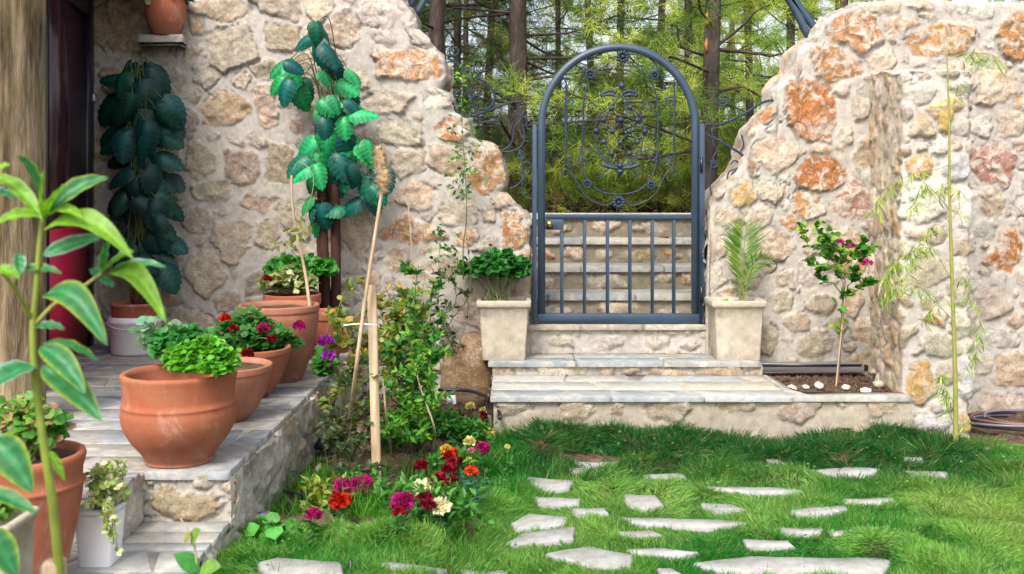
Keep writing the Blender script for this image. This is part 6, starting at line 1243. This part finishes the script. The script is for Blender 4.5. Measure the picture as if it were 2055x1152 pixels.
for a, b in ((1419, 42), (1418, 95)): mb = MB(); c = P(a, b, 8.93); tube(mb, [c+[.01, .03, -.06], c+[0, .0, -.02], c+[-.004, .005, .03], c+[.01, .03, .09]], [.008, .016, .02, .006], 6, lin('#b07038')*.7); part('pruning_scar', mb, M['paint'], T1)
bk = MB(); lv = MB()
limb(bk, lv, P(1432, 185, 9.0), P(1570, 165, 8.7), .02, 4, B_, .2, sag=-.05); limb(bk, lv, P(1434, 98, 9.0), P(1590, 100, 8.8), .02, 6, B_, .6, sag=.1); limb(bk, lv, P(1434, 95, 9.0), P(1545, 10, 8.8), .018, 6, B_, .6, sag=0); limb(bk, lv, P(1410, 110, 9.0), P(1340, 60, 8.6), .015, 5, B_, .6)
part('low_branches', bk, M['bark'], T1); part('low_branch_needles', lv, M['needle'], T1, smooth=False)
pine('leaning grey trunked pine behind the top of the broken left wall', 852, 9.4, 17, D_, 30, .8, 880, (.8, 2.0), .3, 6.5)
pine('dark trunked pine midway between the left wall and the gate arch', 1040, 9.8, 19, D_, 52, .8, 1040, (1.0, 2.6), .08, 6.5, 7, 18)
pine('slim pine seen through the middle of the gate arch', 1243, 11.5, 8, B_, 44, .8, 1244, (.8, 1.9), .1, 6.5, 8)
pine('thin pine between the gate arch and the nearest pine', 1385, 11.0, 9, B_, 26, .8, 1382, (.7, 1.6), .1, 6.0)
pine('dark pine close to the left wall edge, second trunk from it', 916, 11.5, 8, D_, 44, .85, 918, (1, 2.4), .1, 7)
pine('thin dark pine between two thicker trunks left of the arch', 968, 13.5, 8, D_, 40, .85, 990, (1, 2.2), .1, 7)
pine('slender pine behind the left side of the gate arch', 1122, 13.0, 6, D_, 36, .85, 1120, (1, 2.2), .1, 7)
pine('slender bluish trunked pine behind the sloping right wall', 1582, 11.0, 9, B_, 34, .95, 1586, (.8, 1.9), .1, 6.5)
pine('leafy pine far behind the right half of the arch', 1318, 15, 8, B_, 34, .9, 1330, (1.2, 2.6), .1, 7.5)
pine('leafy pine far behind the right wall slope', 1508, 14.5, 8, B_, 40, 1, 1500, (1.2, 2.8), .05, 7.5, 11, 18)
pine('leafy pine far behind the left half of the arch', 1200, 16.5, 8, B_, 34, .8, 1180, (1.2, 2.6), .1, 7.5)
pine('far dark pine behind the broken wall top', 890, 16, 9, D_, 40, .8, 880, (1.2, 2.8), .1, 8)
pine('leafy pine behind the top of the right wall', 1680, 12, 14, B_, 34, .9, 1690, (1, 2.4), .1, 6.5)
pine('leafy pine farther right behind the tall right wall', 1900, 12, 14, B_, 20, .9, 1900, (1, 2.2), .2, 5.5)
pine('pine beyond the house wall on the left', 700, 12, 16, D_, 24, .5, 700, (1, 2.4), .2, 6.5)
# undergrowth of pine saplings and scrub at the foot of the trunks
def scrub(label, px, d, w_, h, n, cols):
    b = P(px, 420, d); b[2] = 1.28+.02*(d-8)-.03; t = thing('pine_scrub', label, 'shrub', b, None); bk = MB(); lv = MB()
    cols = np.concatenate([cols*.7, NC[[4]]*.6])
    for k in range(n): e = b+[rng.normal(0, w_*.5), rng.normal(0, .25), h*rng.uniform(.3, 1)]; s_ = b+[rng.normal(0, w_*.3), rng.normal(0, .15), 0]; e[1] = max(e[1], 8.95); limb(bk, lv, s_, e, .008, 5, cols, 1, 11, .1, 0, .0045, .22)
    part('twigs', bk, M['bark'], t); part('needles', lv, M['needle'], t, smooth=False)
for px, d, w_, h, n, c_, l_ in [(1140, 9.4, .8, .6, 30, B_, 'pine scrub behind the lower left of the arch'), (1250, 9.6, .7, .5, 26, B_, 'pine scrub in the middle of the gate opening'), (1340, 9.6, .6, .55, 26, B_, 'pine scrub behind the lower right of the arch'), (1000, 9.8, .8, .7, 24, D_, 'dark scrub between left wall and gate'), (1450, 9.6, .6, .8, 26, B_, 'bright scrub at the foot of the nearest pine'), (1530, 10, .9, 1.2, 34, B_, 'bright scrub behind the right wall slope'),
                               (1200, 12, 1.6, 1.1, 40, D_, 'taller dull scrub farther back left of the middle'), (1400, 12.5, 1.6, 1.1, 40, B_, 'taller bright scrub farther back right of the middle'), (1050, 12.5, 1.6, 1.1, 36, D_, 'taller dark scrub farther back on the left')]: scrub(l_, px, d, w_, h, n, c_)
# far wood as one mass
lv = MB(); bk = MB(); m = 12000; x = rng.uniform(-9, 14, m); y = rng.uniform(17, 27, m); z = 1.3+rng.uniform(0, 1, m)**1.0*7.5
dn = fbm(x*.45, z*.5, y*.2, 91, 3); k = dn > -.14-.06*sm((1-x)/3)+.16*sm((z-2.9)/2)-.25*sm((2.8-z)/1); x, y, z = x[k], y[k], z[k]; m = len(x)
cc = NC[rng.integers(0, 5, m)]*(.8+.35*vn(x*.6, z*.6, 0, 5))[:, None]; right = sm((x-0)/4)[:, None]; cc = cc*(.55+.45*right); cc = cc*(1-right*.4)+NC[2]*right*.4  # foliage colour brightened to the right as if sunlit
tufts(lv, np.stack([x, y, z], 1), rdir(m), 16, .34, cc, .018, .9)
for k in range(12): xx = rng.uniform(-8, 12); yy = rng.uniform(17, 26); trunk(bk, (xx, yy, 1.3), (xx+rng.normal(0, .3), yy, 9), rng.uniform(.05, .09), .03, 8)
t = solo('distant_woodland', lv, M['needle'], (0, 20, 1.3), 'far mass of pine foliage with bright gaps', 'woodland', kind='stuff', smooth=False)
solo('distant_trunks', bk, M['bark'], (0, 20, 1.3), 'far mass of thin pine trunks', 'woodland', kind='stuff')
